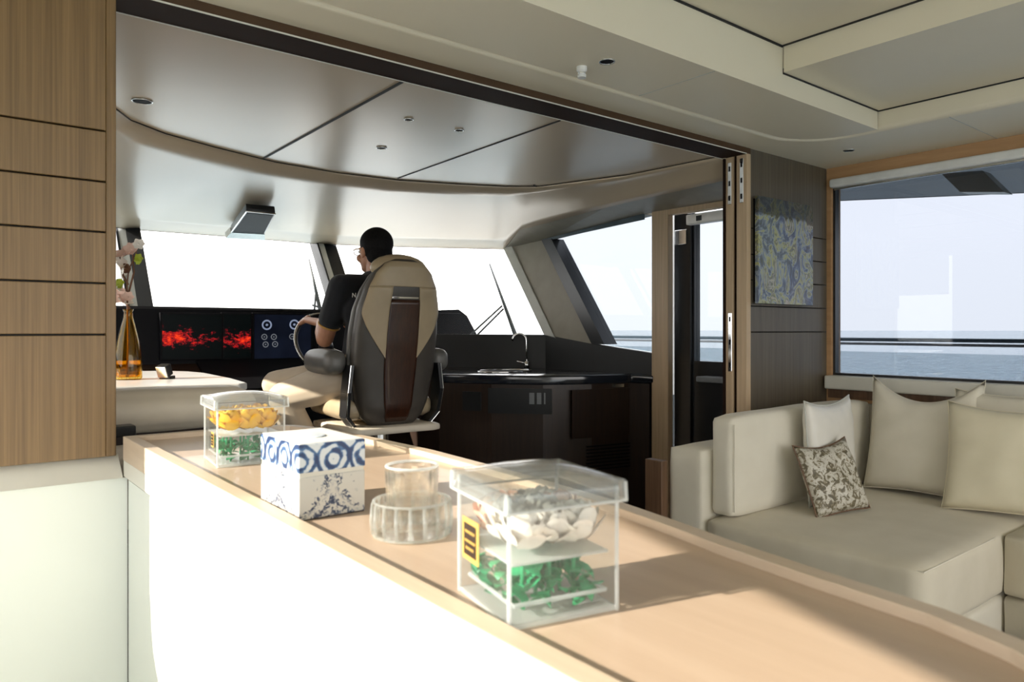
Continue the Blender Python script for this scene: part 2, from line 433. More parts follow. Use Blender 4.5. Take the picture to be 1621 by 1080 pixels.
def soft_box(x0, x1, y0, y1, z0, z1, bev, puff=0.012, cuts=10, seed=0):
    """upholstered block: bevelled, slightly swollen faces"""
    bm = NB(); sx, sy, sz = x1-x0, y1-y0, z1-z0
    bmesh.ops.create_cube(bm, size=1)
    bmesh.ops.subdivide_edges(bm, edges=bm.edges[:], cuts=cuts, use_grid_fill=True)
    h = Vector((sx, sy, sz))/2; c = Vector((x0+x1, y0+y1, z0+z1))/2
    for v in bm.verts:
        q = v.co*2          # -1..1
        p = Vector((q.x*h.x, q.y*h.y, q.z*h.z))
        inner = Vector([max(-(h[i]-bev), min(h[i]-bev, p[i])) for i in range(3)])
        d = p-inner
        if d.length > 1e-6: p = inner + d.normalized()*bev
        for i in range(3):
            o1, o2 = (i+1) % 3, (i+2) % 3
            f = (1-q[o1]**2)*(1-q[o2]**2)
            if abs(q[i]) > .999: p[i] += math.copysign(puff*f, q[i])
        nz = noise.noise((p+c)*5+Vector((seed, 0, 0)))*.004
        p += p.normalized()*nz
        v.co = p + c
    return bm
def pillow_mesh(w, h, t, seed=0, n=22, sag=.0):
    """square cushion standing in the local XZ plane, front at -Y"""
    bm = NB(); grid = {}
    for side in (-1, 1):
        for i in range(n+1):
            for j in range(n+1):
                u = i/n*2-1; v = j/n*2-1
                if side == 1 and (i in (0, n) or j in (0, n)):
                    grid[side, i, j] = grid[-1, i, j]; continue
                e = ((1-abs(u)**2.6)*(1-abs(v)**2.6))
                th = t/2*max(e, 0)**.42
                px = u*w/2*(1-.055*(1-v*v)); pz = v*h/2*(1-.055*(1-u*u))
                pz -= sag*max(0, v)*(1-u*u)
                wr = noise.noise(Vector((u*2.2+seed, v*2.2, side)))*.012*max(e, 0)
                wr += noise.noise(Vector((u*5+seed, v*5, side*3)))*.006*(1-max(e, 0)**2)*(1 if abs(u) < .98 and abs(v) < .98 else 0)
                grid[side, i, j] = bm.verts.new((px, side*(th+wr), pz+h/2))
    for side in (-1, 1):
        for i in range(n):
            for j in range(n):
                f = [grid[side, i, j], grid[side, i+1, j], grid[side, i+1, j+1], grid[side, i, j+1]]
                if side == 1: f = f[::-1]
                bm.faces.new(f)
    return bm
def pillow_edge(w, h, n=22, sag=0):
    pts = []
    def f(u, v): return Vector((u*w/2*(1-.055*(1-v*v)), 0, v*h/2*(1-.055*(1-u*u)) - sag*max(0, v)*(1-u*u) + h/2))
    for i in range(n): pts.append(f(-1+2*i/n, -1))
    for i in range(n): pts.append(f(1, -1+2*i/n))
    for i in range(n): pts.append(f(1-2*i/n, 1))
    for i in range(n+1): pts.append(f(-1, 1-2*i/n))
    return pts
def capsule(bm, p0, r0, p1, r1, sub=2):
    t = NB()
    for p, r in ((p0, r0), (p1, r1)):
        bmesh.ops.create_icosphere(t, subdivisions=sub, radius=r, matrix=Matrix.Translation(Vector(p)))
    res = bmesh.ops.convex_hull(t, input=t.verts[:])
    bad = [v for v in t.verts if not v.link_faces]
    gi = {g for g in res['geom_interior'] if isinstance(g, bmesh.types.BMVert)}
    bmesh.ops.delete(t, geom=[g for g in gi if g.is_valid], context='VERTS')
    me = bpy.data.meshes.new('t'); t.to_mesh(me); t.free(); bm.from_mesh(me); bpy.data.meshes.remove(me)
def ell(bm, c, r, R=None, sub=3):
    M = Matrix.Translation(Vector(c))
    if R is not None: M = M @ R
    M = M @ Matrix.Diagonal((r[0], r[1], r[2], 1))
    bmesh.ops.create_icosphere(bm, subdivisions=sub, radius=1, matrix=M)
def blob(bm, voxel, smooth=4, fac=.5):
    """fuse overlapping closed shapes into one continuous skin"""
    me = bpy.data.meshes.new('blob'); bm.to_mesh(me); bm.free()
    o = bpy.data.objects.new('blob', me); COL.objects.link(o)
    r = o.modifiers.new('r', 'REMESH'); r.mode = 'VOXEL'; r.voxel_size = voxel
    if smooth:
        s = o.modifiers.new('s', 'SMOOTH'); s.iterations = smooth; s.factor = fac
    dg = bpy.context.evaluated_depsgraph_get(); dg.update()
    out = bpy.data.meshes.new_from_object(o.evaluated_get(dg)); bpy.data.objects.remove(o); bpy.data.meshes.remove(me)
    return out

# ================================================================== SETTING
YB = 2.0                 # saloon face of the bulkhead
XS = 3.75                # starboard saloon wall
ZC = Hh+.857             # saloon soffit
# floors
bm = NB(); box(bm, .80, XS+.1, -3.0, 2.12, -.08, 0); struct('floor_saloon', bm, 'dark_floor')
bm = NB(); box(bm, -.6, .80, -3.0, 2.0, -.98, -.90); struct('floor_stairwell', bm, 'cream_paint')
bm = NB(); box(bm, -.1, 3.55, 2.12, 5.1, -.08, 0); struct('floor_wheelhouse', bm, 'dark_floor')
# --- bulkhead, port part: grooved boards over a dark backing
GZ = [1.25+z for z in (-.012, .112, .236, .358, .481)]
def boards(bm, x0, x1, yf, th, z0, z1, gap=.0045):
    zs = [z0]+[z for z in GZ if z0 < z < z1]+[z1]
    for a, b_ in zip(zs[:-1], zs[1:]):
        box(bm, x0, x1, yf, yf+th, a+(gap/2 if a != z0 else 0), b_-(gap/2 if b_ != z1 else 0), .0012, 1)
bm = NB(); boards(bm, -.62, .3405, YB, .02, Hh-.308, ZC); box(bm, .341, .363, YB, YB+.10, Hh-.308, ZC, .002, 2)
struct('wall_forward', bm, 'panel_wood')
bm = NB(); box(bm, -.62, .340, YB+.0205, YB+.10, Hh-.308, ZC); struct('wall_forward_backing', bm, 'seam_black')
bm = NB(); slab(bm, [(-.62, YB+.03, Hh-.3085), (.372, YB+.03, Hh-.3085), (.372, YB-.03, Hh-.358), (-.62, YB-.03, Hh-.358)], (0, .12, -.02)); struct('trim_1', bm, 'cream_paint')
bm = NB(); box(bm, -.62, .384, YB-.02, YB+.10, -.9, Hh-.36); struct('wall_stairwell', bm, 'white_gelcoat')
# --- bulkhead, starboard part
bm = NB(); boards(bm, 3.045, XS, YB, .02, 0, ZC); struct('wall_bulkhead_starboard', bm, 'grey_wood')
bm = NB(); box(bm, 3.05, XS+.1, YB+.0205, YB+.12, 0, ZC); struct('wall_bulkhead_backing', bm, 'seam_black')
# jamb with the folding door tracks (reveal faces inboard)
jx = 3.01
bm = NB()
box(bm, jx, 3.045, YB-.004, YB+.052, 0, Hh+.83, .003, 2); box(bm, jx, 3.045, YB+.070, YB+.112, 0, Hh+.83, .003, 2)
struct('trim_2', bm, 'jamb_wood')
bm = NB(); box(bm, jx+.012, 3.05, YB+.052, YB+.070, 0, Hh+.83); box(bm, jx-.004, 3.05, YB+.113, YB+.125, 0, Hh+.83)
struct('trim_3', bm, 'header_dark')
for (yy, z0, z1, lb) in ((YB+.022, Hh+.60, Hh+.81, 'tall chrome strike plate high on the outer wooden door post'), (YB+.088, Hh+.60, Hh+.80, 'tall chrome strike plate high on the inner wooden door post'), (YB+.086, Hh-.20, Hh+.08, 'long chrome latch plate at mid height on the inner door post')):
    bm = NB(); box(bm, jx-.004, jx, yy-.010, yy+.010, z0, z1, .0015, 1)
    o = meshobj('latch_plate', bm, 'chrome'); recenter(o, (jx, yy, z0)); tag(o, lb, 'door plate')
    for zz in (z0+.03, z1-.03, (z0+z1)/2):
        bm = NB(); box(bm, jx-.0055, jx-.0035, yy-.004, yy+.004, zz-.012, zz+.012); meshobj('keyhole', bm, 'black_matte', o)
# header over the opening
bm = NB(); box(bm, .36, 3.045, YB-.002, YB+.03, Hh+.8285, ZC); struct('trim_4', bm, 'header_brown')
bm = NB(); box(bm, .36, 3.01, YB+.03, YB+.125, Hh+.8285, ZC); box(bm, .363, 3.01, YB-.0015, YB+.125, Hh+.826, Hh+.8283)
struct('trim_5', bm, 'header_dark')
bm = NB(); box(bm, .36, 3.01, YB-.005, YB-.0022, Hh+.8262, Hh+.8302); box(bm, .36, 3.01, YB+.1255, YB+.129, Hh+.824, Hh+.829); struct('trim_6', bm, 'cream_paint')
# --- saloon ceiling
bm = NB()
ring = [(-.62, 1.823), (2.95, 1.823)]
for i in range(1, 9):
    a = PI/2-i/8*PI/2; ring.append((2.95+.26*math.cos(a), 1.563+.26*math.sin(a)))
ring += [(3.21, -3.0), (XS+.1, -3.0), (XS+.1, YB+.125), (-.62, YB+.125)]
prism(bm, ring[::-1], ZC+.0003, ZC+.25)
o = struct('ceiling_soffit', bm, 'ceiling_cream'); md = o.modifiers.new('b', 'BEVEL'); md.width = .022; md.segments = 5; md.limit_method = 'ANGLE'; md.angle_limit = math.radians(40)
bm = NB(); pan = [(-.62, 1.818), (2.95, 1.818)]
for i in range(1, 9):
    a = PI/2-i/8*PI/2; pan.append((2.95+.255*math.cos(a), 1.563+.255*math.sin(a)))
pan += [(3.205, 1.48), (-.62, 1.48)]
prism(bm, pan[::-1], ZC+.006, ZC+.25); struct('ceiling_panel', bm, 'ceiling_cream')
bm = NB(); box(bm, -.62, 2.455, -3, 1.475, Hh+1.043, Hh+1.1); struct('ceiling_recess_port', bm, 'ceiling_cream')
bm = NB(); box(bm, 2.46, 3.205, -3, 1.476, Hh+.945, Hh+1.1); struct('ceiling_recess_starboard', bm, 'ceiling_cream')
bm = NB(); box(bm, -.7, XS+.2, -3, 2.15, Hh+1.1, Hh+1.15); struct('ceiling_deck', bm, 'seam_black')
# narrow shadow gaps between the lining panels (rebates painted black)
bm = NB(); box(bm, -.62, 2.455, 1.4752, 1.4798, Hh+1.036, Hh+1.05); box(bm, 2.449, 2.4598, -3, 1.475, Hh+1.040, Hh+1.05)
box(bm, 2.46, 3.205, 1.4755, 1.4795, Hh+.94, Hh+.96); box(bm, 3.2052, 3.2098, -3, 1.476, Hh+.94, Hh+.96)
struct('ceiling_gap', bm, 'seam_black')
bm = NB(); box(bm, 2.052, 2.055, 1.482, 1.816, ZC+.0045, ZC+.0062); box(bm, 3.22, XS, 1.2, 1.203, ZC-.0015, ZC+.001); struct('ceiling_joint', bm, 'pillar_light')
# --- starboard saloon wall with long window
WZ0, WZ1 = Hh-.229, Hh+.745
bm = NB(); box(bm, XS, XS+.1, -1.8, 2.0, 0, WZ0-.13); box(bm, XS, XS+.1, -3, 2.0, WZ1+.045, ZC); box(bm, XS, XS+.1, 1.975, 2.0, WZ0-.13, WZ1+.045); box(bm, XS, XS+.1, -1.8, -1.6, WZ0-.13, WZ1+.045)  # aft stretch left open, out of view, to let more light onto the sofa
struct('wall_starboard', bm, 'valance_wood')
w1 = NB(); box(w1, XS+.045, XS+.051, -1.6, 1.972, WZ0, WZ1+.04); w1o = struct('window_1', w1, 'saloon_glass')
bm = NB(); box(bm, XS+.02, XS+.06, -1.6, 1.975, WZ0-.012, WZ0); box(bm, XS+.02, XS+.06, 1.963, 1.975, WZ0, WZ1+.04); struct('trim_7', bm, 'black_trim')
bm = NB(); box(bm, XS-.055, XS+.06, -1.6, 1.985, WZ0-.082, WZ0-.012, .008, 3); o = struct('trim_8', bm, 'cream_paint', smooth=False)
bm = NB(); box(bm, XS-.012, XS+.02, -1.6, 1.985, WZ0-.13, WZ0-.082); struct('trim_9', bm, 'brown_wood')
# roller blind cassette
t = thing('roller_blind', 'white roller blind cassette above the long saloon window', 'blind', (XS-.03, .2, WZ1))
bm = NB(); box(bm, XS-.045, XS+.01, -1.6, 1.965, WZ1, WZ1+.045, .012, 4); meshobj('cassette', bm, 'white_plastic', t, smooth=False)
bm = NB(); box(bm, XS-.022, XS-.012, -1.6, 1.95, WZ1-.012, WZ1+.0005, .003, 2); meshobj('bottom_bar', bm, 'steel', t)
# --- port wall of the saloon (behind and left of the frame) with its window
bm = NB(); px = -.6
box(bm, px-.06, px, -3, 2.0, -.9, Hh-.36); slab(bm, [(px-.06, -3, Hh-.18), (px-.06, 2.0, Hh+.485), (px-.06, 2.0, ZC+.25), (px-.06, -3, ZC+.25)], (.06, 0, 0)); box(bm, px-.06, px, -3, -1.4, Hh-.36, Hh+.31)
# rounded lower forward corner
cor = [(1.99, Hh-.36)]
for i in range(9):
    a = i/8*PI/2; cor.append((1.99-.22*(1-math.sin(a)), Hh-.36+.22*(1-math.cos(a)) if False else Hh-.36+.22-.22*math.cos(a)))
A = []; Bq = []
pts = [(2.0, Hh-.36)]
for i in range(9):
    a = i/8*PI/2; pts.append((1.78+.22*math.sin(a), Hh-.14-.22*math.cos(a)))
A = [bm.verts.new((px-.06, y, z)) for y, z in pts]; Bq = [bm.verts.new((px, y, z)) for y, z in pts]
bm.faces.new(A); bm.faces.new(Bq[::-1])
for i in range(len(A)): bm.faces.new((A[i], A[(i+1) % len(A)], Bq[(i+1) % len(A)], Bq[i]))
struct('wall_port', bm, 'cream_paint')
bm = NB(); box(bm, px-.034, px-.03, -1.4, 2.0, Hh-.36, Hh+.49); struct('window_2', bm, 'window_glass')
# --- wheelhouse shell
MX = 1.72
def mir(p): return (2*MX-p[0],)+tuple(p[1:])
A_ = [(3.0, 2.108), (2.965, 2.7), (2.80, 3.24), (2.64, 3.37), (2.40, 3.48), (2.07, 3.60), (1.72, 3.635)]
B_ = [(3.10, 2.108, .75), (3.15, 3.0, .735), (3.20, 3.9, .70), (3.40, 4.34, .62), (2.95, 4.83, .645), (2.40, 5.38, .68), (1.72, 5.40, .685)]
A_ = A_ + [mir(p) for p in A_[-2::-1]]; B_ = B_ + [mir(p) for p in B_[-2::-1]]
A_[-1] = (.16, 2.108); A_[-2] = (.32, 2.7); B_[-1] = (.04, 2.108, .75); B_[-2] = (.12, 3.0, .735)
bm = NB()
zc = Hh+.85
va = [bm.verts.new((x, y, zc)) for x, y in A_]
cen = bm.verts.new((MX, 2.108, zc))
for i in range(len(va)-1): bm.faces.new((cen, va[i], va[i+1]))
inner_ceiling = bm
inner_ceiling_o = struct('ceiling_wheelhouse', bm, 'ceiling_satin')
md = inner_ceiling_o.modifiers.new('s', 'SOLIDIFY'); md.thickness = .02; md.offset = 0
bm = NB(); K = 6; rows = []
def interp_curve(C, s):
    # smooth Catmull-Rom through the control points
    k = min(int(s), len(C)-2); f = s-k
    p = [Vector(C[max(k-1, 0)]), Vector(C[k]), Vector(C[k+1]), Vector(C[min(k+2, len(C)-1)])]
    return .5*((2*p[1])+(-p[0]+p[2])*f+(2*p[0]-5*p[1]+4*p[2]-p[3])*f*f+(-p[0]+3*p[1]-3*p[2]+p[3])*f**3)
NS = 72
for i in range(NS+1):
    s = i/NS*(len(A_)-1)
    k = min(int(s), len(A_)-2); f = s-k
    a = Vector((*A_[k], 0)).lerp(Vector((*A_[k+1], 0)), f); b_ = Vector(B_[k]).lerp(Vector(B_[k+1]), f)
    a.z = .842
    row = []
    for j in range(K+1):
        t_ = j/K; p = a.lerp(b_, t_); p.z = .842-(.842-b_.z)*(t_**1.6)
        row.append(bm.verts.new((p.x, p.y, Hh+p.z)))
    rows.append(row)
for i in range(NS):
    for j in range(K): bm.faces.new((rows[i][j], rows[i+1][j], rows[i+1][j+1], rows[i][j+1]))
o = struct('ceiling_band', bm, 'ceiling_satin', smooth=True)
md = o.modifiers.new('s', 'SOLIDIFY'); md.thickness = .015; md.offset = -1 if True else 1
# dark joints in the wheelhouse lining
def seam(bm, pts, w=.009, dz=.006):
    tube(bm, [(p[0], p[1], p[2]-0.0) for p in pts], w/2, 6)
bm = NB(); seam(bm, [(*A_[0], Hh+.8385)]+[tuple(Vector((*A_[k], Hh+.8385)).lerp(Vector((*A_[k+1], Hh+.8385)), f/4)) for k in range(len(A_)-1) for f in range(1, 5)], .006)
struct('ceiling_seam_curved', bm, 'seam_black')
zz = Hh+.842
bm = NB()
a = P(418, 250, Z=.8395); b_ = P(635, 130, Z=.8395); seam(bm, [a, a+(b_-a)*1.02], .012)
a = P(630, 282, Z=.8395); b_ = P(880, 193, Z=.8395); seam(bm, [a, a+(b_-a)*1.02], .008)
struct('ceiling_seam_lengthwise', bm, 'seam_black')
def band_z(x, y):
    """height of the sloping ceiling band at plan point"""
    best = None
    for i in range(NS):
        for j in range(K):
            c = (BR[i][j]+BR[i+1][j+1])/2; d = (c.x-x)**2+(c.y-y)**2
            if best is None or d < best[0]: best = (d, c.z)
    return best[1]
BR = []
for i in range(NS+1):
    s = i/NS*(len(A_)-1); k = min(int(s), len(A_)-2); f = s-k
    a = Vector((*A_[k], 0)).lerp(Vector((*A_[k+1], 0)), f); b_ = Vector(B_[k]).lerp(Vector(B_[k+1]), f); a.z = .85
    BR.append([Vector((a.lerp(b_, j/K).x, a.lerp(b_, j/K).y, Hh+.85-(.85-b_.z)*((j/K)**1.6))) for j in range(K+1)])
def on_band(px_, py_):
    lo = Vector(P(px_, py_, Z=.84))
    r = ray(px_, py_)
    t_ = .84/r.z
    for _ in range(14):
        p = CAM+r*t_; zt = band_z(p.x, p.y)-.004; t_ += ((zt-CAM.z)/r.z-t_)*.5
    return CAM+r*t_
bm = NB(); seam(bm, [on_band(845, 292), on_band(865, 306), on_band(885, 320)], .012); seam(bm, [on_band(521, 271), on_band(493, 284), on_band(465, 298)], .007)
struct('ceiling_seam_short', bm, 'seam_black')
# starboard valance, side wall, pillars, panes
XW = 3.42
wt = [P(1060, 334, X=XW), P(860, 380, X=XW)]            # top of side window
wb = [P(1060, 561, X=XW), P(940, 545, X=XW)]
tv = [Vector((3.10, 2.127, Hh+.75)), Vector((3.15, 3.0, Hh+.735)), Vector((3.20, 3.9, Hh+.70)), Vector((3.40, 4.34, Hh+.62))]
zt = [Hh+.70, Hh+.675, P(860, 380, X=XW).z, Hh+.615]
bo = [Vector((XW, 2.127, zt[0])), Vector((XW, 3.0, wt[0].z+(wt[0].z-wt[1].z)*.05)), Vector((XW, wt[1].y, wt[1].z)), Vector((XW+.0, 4.36, Hh+.60))]
for sgn in (0, 1):
    bm = NB()
    T = [v.copy() for v in tv]; Bo = [v.copy() for v in bo]
    if sgn:
        for v in T+Bo: v.x = 2*MX-v.x
    for i in range(3): slab(bm, [T[i], T[i+1], Bo[i+1], Bo[i]], (.0, 0, .05))
    struct('wall_valance_'+('starboard', 'port')[sgn], bm, 'pillar_grey')
# structure pieces mirrored port/starboard
def both(name, fn, material, names=('starboard', 'port')):
    for i, side in enumerate(names):
        bm = NB(); fn(bm)
        if i:
            for v in bm.verts: v.co.x = 2*MX-v.co.x
        struct(name+'_'+side, bm, material)
sillz = Hh-.10
T2t, T2b = Vector((3.40, 4.34, Hh+.62)), Vector((3.40, 3.87, Hh-.036))
Swt, Swb = wt[1].copy(), wb[1].copy()
C1t, C1b = Vector((2.46, 5.36, Hh+.68)), Vector((2.46, 4.87, Hh-.03))
C0t, C0b = Vector((2.36, 5.40, Hh+.68)), Vector((2.36, 4.90, Hh-.03))
def pillar_corner(bm):
    hexa(bm, [T2t, Swt, Swb, T2b+Vector((0, 0, -.02))], [T2t+Vector((.10, .06, 0)), Swt+Vector((.10, 0, 0)), Swb+Vector((.10, 0, 0)), T2b+Vector((.10, .06, -.02))])
both('trim_corner_pillar', pillar_corner, 'pillar_grey', ('starboard',))
def pillar_light_(bm):
    a, c = T2t, T2b; e_ = (T2t-C1t).normalized()
    hexa(bm, [a-e_*.0, a+(Swt-T2t)*.22, c+(Swb-T2b)*.22+Vector((0, 0, -.01)), c], [a+Vector((-.02, -.006, -.0)), a+(Swt-T2t)*.22+Vector((-.012, 0, 0)), c+(Swb-T2b)*.22+Vector((-.012, 0, 0)), c+Vector((-.02, -.006, 0))])
both('trim_corner_strip', pillar_light_, 'pillar_light', ('starboard',))
def pillar_black_side(bm):
    a, c = Swt, Swb; d = Vector((0, -.115, 0)); g = Vector((-.02, 0, 0))
    hexa(bm, [a+g, a+d*.9+g, c+d+g, c+g], [a-g*5, a+d*.9-g*5, c+d-g*5, c-g*5])
both('trim_black_pillar', pillar_black_side, 'black_trim', ('starboard',))
PDX = P(219, 359, Y=5.37).x-(C1t.x+.035)
def twin(name, fn, material):
    # the two windscreen mullions are alike: the port one is the starboard one moved across
    for side, dx in (('starboard', 0), ('port', PDX)):
        bm = NB(); fn(bm)
        for v in bm.verts: v.co.x += dx
        struct(name+'_'+side, bm, material)
def centre_pillar(bm):
    hexa(bm, [C1t+Vector((.035, -.035, 0)), C1t+Vector((-.045, 0, 0)), C1b+Vector((-.045, 0, 0)), C1b+Vector((.035, -.035, 0))],
         [C1t+Vector((.035, .1, 0)), C1t+Vector((-.045, .14, 0)), C1b+Vector((-.045, .14, 0)), C1b+Vector((.035, .1, 0))])
twin('trim_mullion', centre_pillar, 'black_trim')
def centre_pillar_light(bm):
    a, c = C1t+Vector((-.046, 0, 0)), C1b+Vector((-.046, 0, 0))
    hexa(bm, [a+Vector((0, .004, 0)), a+Vector((-.045, .01, 0)), c+Vector((-.045, .01, 0)), c+Vector((0, .004, 0))],
         [a+Vector((0, .13, 0)), a+Vector((-.045, .13, 0)), c+Vector((-.045, .13, 0)), c+Vector((0, .13, 0))])
twin('trim_mullion_strip', centre_pillar_light, 'pillar_light')
def centre_pillar_edge(bm):
    a, c = C1t+Vector((-.0915, 0, 0)), C1b+Vector((-.0915, 0, 0))
    hexa(bm, [a+Vector((0, .0, 0)), a+Vector((-.014, .0, 0)), c+Vector((-.014, .0, 0)), c+Vector((0, .0, 0))],
         [a+Vector((0, .13, 0)), a+Vector((-.014, .13, 0)), c+Vector((-.014, .13, 0)), c+Vector((0, .13, 0))])
twin('trim_mullion_edge', centre_pillar_edge, 'black_trim')
# black rubber along the head of the windscreen
bm = NB(); hd = [(*p[:2], Hh+p[2]-.004) for p in B_[3:10]]
tube(bm, [(p[0], p[1]-.0, p[2]-.004) for p in hd], .009, 6); struct('trim_head_rubber', bm, 'black_trim')
# panes
def paneq(name, q, off, material='window_glass'):
    bm = NB(); slab(bm, q, off); return struct(name, bm, material)
mC = [Vector(mir(tuple(C1t))), Vector(mir(tuple(C1b)))]
paneq('window_3', [mC[0]+Vector((0, .05, 0)), C1t+Vector((0, .05, 0)), C1b+Vector((0, .05, 0)), mC[1]+Vector((0, .05, 0))], (0, .006, 0))
paneq('window_4', [C1t+Vector((.03, .03, 0)), T2t, T2b, C1b+Vector((.03, .03, 0))], (.005, .005, 0))
q = [C1t+Vector((.03, .03, 0)), T2t, T2b, C1b+Vector((.03, .03, 0))]
paneq('window_5', [Vector(mir(tuple(v))) for v in q], (-.005, .005, 0))
sw = [Vector((XW+.05, Swt.y, Swt.z)), Vector((XW+.05, 2.86, wt[0].z+.012)), Vector((XW+.05, 2.86, wb[0].z)), Vector((XW+.05, Swb.y, Swb.z))]
paneq('window_6', sw, (.005, 0, 0), 'cabin_side_glass')
bm = NB(); hexa(bm, [(.0, 4.30, Hh+.62), (.05, 4.30, Hh+.62), (.05, 4.24, Hh-.1), (.0, 4.24, Hh-.1)], [(.0, 4.37, Hh+.62), (.05, 4.37, Hh+.62), (.05, 4.31, Hh-.1), (.0, 4.31, Hh-.1)]); hexa(bm, [(.02, 4.36, Hh+.62), (.22, 4.57, Hh+.63), (.22, 4.50, Hh-.1), (.02, 4.29, Hh-.1)], [(.05, 4.33, Hh+.62), (.25, 4.54, Hh+.63), (.25, 4.47, Hh-.1), (.05, 4.26, Hh-.1)]); struct('trim_post_sun_block', bm, 'black_trim')  # unseen post kept slim for the sun; diagonal slab added to block it
sw2 = [Vector((2*MX-XW-.05, 4.28, Swt.z)), Vector((2*MX-XW-.05, 2.2, wt[0].z+.01)), Vector((2*MX-XW-.05, 2.2, wb[0].z)), Vector((2*MX-XW-.05, 4.24, Swb.z))]
paneq('window_7', sw2, (-.005, 0, 0))
bm = NB(); box(bm, XW-.01, XW+.07, 2.96, Swt.y, wt[1].z-.0, wt[1].z+.14)
for v in bm.verts:
    if v.co.y < 3.2: v.co.z += (wt[0].z-wt[1].z)
struct('wall_side_head', bm, 'pillar_grey')
bm = NB(); slab(bm, [(XW-.012, 2.97, wt[0].z+.012), (XW-.012, Swt.y, wt[1].z+.008), (XW-.012, Swt.y-.02, wt[1].z-.012), (XW-.012, 2.97, wt[0].z-.03)], (.004, 0, 0)); struct('trim_side_head', bm, 'steel_blue')
# walls below the panes
def under(bm):
    ring_ = [C1b, T2b, Swb, Vector((XW, 2.885, wb[0].z)),]
    for a, c in zip(ring_[:-1], ring_[1:]):
        hexa(bm, [a, c, Vector((c.x, c.y, 0)), Vector((a.x, a.y, 0))], [a+Vector((.08, .05, 0)), c+Vector((.08, .03, 0)), Vector((c.x+.08, c.y+.03, 0)), Vector((a.x+.08, a.y+.05, 0))])
both('wall_lower', under, 'sill_dark')
bm = NB(); box(bm, mC[0].x, C1b.x, 4.9, 4.98, 0, Hh-.03); struct('wall_lower_forward', bm, 'sill_dark')
bm = NB(); box(bm, 2*MX-XW-.08, 2*MX-XW, 2.1, 2.80, 0, Hh+.76); box(bm, 2*MX-XW-.08, 2*MX-XW, 2.80, 2.98, 0, wb[0].z); struct('wall_port_sun_block', bm, 'sill_dark')  # full-height port panel added out of view to keep sun off the sofa
t = thing('sun_blind', 'added unseen sheet blocking sun at the port side wheelhouse window', 'blind', (.06, 3.3, 1.62))  # unseen sheet added to keep the sun off the galley cabinet
bm = NB(); box(bm, .045, .055, 2.82, 4.30, 1.60, 1.95); meshobj('sun_block_sheet', bm, 'cream_paint', t)
bm = NB(); box(bm, .04, .06, 2.82, 4.30, 1.585, 1.60, .003, 2); meshobj('bottom_bar', bm, 'steel', t)  # lower edge of the added sheet
# ================================================================== starboard wheelhouse door
XD = 3.42
jamb = [P(1035, 500, X=XD).y, P(1061, 500, X=XD).y]
y0, y1 = 2.13, jamb[0]
ztop = P(1060, 335, X=XD).z
bm = NB(); box(bm, XD-.02, XD+.025, jamb[1], jamb[0], 0, ztop+.02, .003, 2); struct('trim_door_post', bm, 'jamb_wood')
bm = NB(); box(bm, XD-.02, XD+.025, y0, jamb[1], ztop-.022, ztop+.02, .003, 2); struct('trim_door_head', bm, 'jamb_wood')
bm = NB(); box(bm, XD+.04, XD+.10, y0, jamb[0], ztop+.02, Hh+.80); struct('wall_above_door', bm, 'black_matte')
# the door leaf: black frame, glass, lower panel
XO = XD+.16
def Yat(px_, X): return P(px_, 500, X=X).y
def Zat(px_, py_, X): return P(px_, py_, X=X).z
dl = NB()
yA, yB_ = Yat(1072, XO), Yat(1098, XO)
box(dl, XO-.03, XO+.03, min(yA, yB_), max(yA, yB_), 0, ztop-.0, .004, 2)
yC, yD = Yat(1098, XO+.04), Yat(1107, XO+.04)
zb, zt_ = Zat(1125, 578, XO), Zat(1125, 351, XO)
box(dl, XO-.01, XO+.05, min(yC, yD), max(yC, yD), 0, ztop, .003, 2)
box(dl, XO-.01, XO+.04, 2.135, yD, 0, zb)
box(dl, XO-.01, XO+.04, 2.135, yD, zb, zb+.02)
door = meshobj('door_1', dl, 'black_trim'); door['kind'] = 'structure'
bm = NB(); box(bm, XO+.012, XO+.018, 2.135, yD, zb+.02, ztop); meshobj('door_pane', bm, 'cabin_side_glass', door)
bm = NB(); box(bm, XO-.045, XO-.03, yB_+.02, yA-.015, Zat(1085, 388, XO), Zat(1085, 365, XO), .002, 1); meshobj('door_hinge', bm, 'chrome', door)
bm = NB(); box(bm, XO-.11, XO-.01, 2.2, Yat(1103, XO-.1), Zat(1125, 606, XO-.1), Zat(1125, 597, XO-.1), .006, 2); meshobj('door_ledge', bm, 'rubber_grey', door)
# bright outside post seen between door post and leaf
bm = NB(); ya, yb2 = Yat(1057, XD+.3), Yat(1066, XD+.3); box(bm, XD+.28, XD+.34, min(ya, yb2), max(ya, yb2), Zat(1062, 625, XD+.3), Hh+.78, .004, 2)
o = meshobj('deck_post', bm, 'white_paint'); recenter(o, (XD+.31, (ya+yb2)/2, Zat(1062, 625, XD+.3)));
bm = NB(); box(bm, XD+.275, XD+.345, min(ya, yb2)-.004, max(ya, yb2)+.004, .30, Zat(1062, 625, XD+.3)); meshobj('post_socket', bm, 'hull_dark', o)
tag(o, 'slim white post outside the starboard wheelhouse door', 'post')
# white door mechanism at the door head
t = thing('door_operator', 'white door closer housing with steel track at the head of the side door', 'door closer', (XD+.1, 2.4, Zat(1125, 358, XD+.1)))
Xq = XD+.12
bm = NB(); box(bm, Xq-.05, Xq, 2.14, Yat(1094, Xq), Zat(1120, 354, Xq), Zat(1120, 338, Xq), .006, 2); meshobj('housing', bm, 'white_plastic', t)
bm = NB(); box(bm, Xq-.055, Xq-.04, Yat(1119, Xq), Yat(1111, Xq), Zat(1120, 350, Xq), Zat(1120, 342, Xq)); meshobj('motor_plate', bm, 'black_trim', t)
bm = NB(); box(bm, Xq-.07, Xq-.05, 2.14, Yat(1096, Xq), Zat(1120, 337, Xq), Zat(1120, 334, Xq), .002, 1); meshobj('track', bm, 'chrome', t)

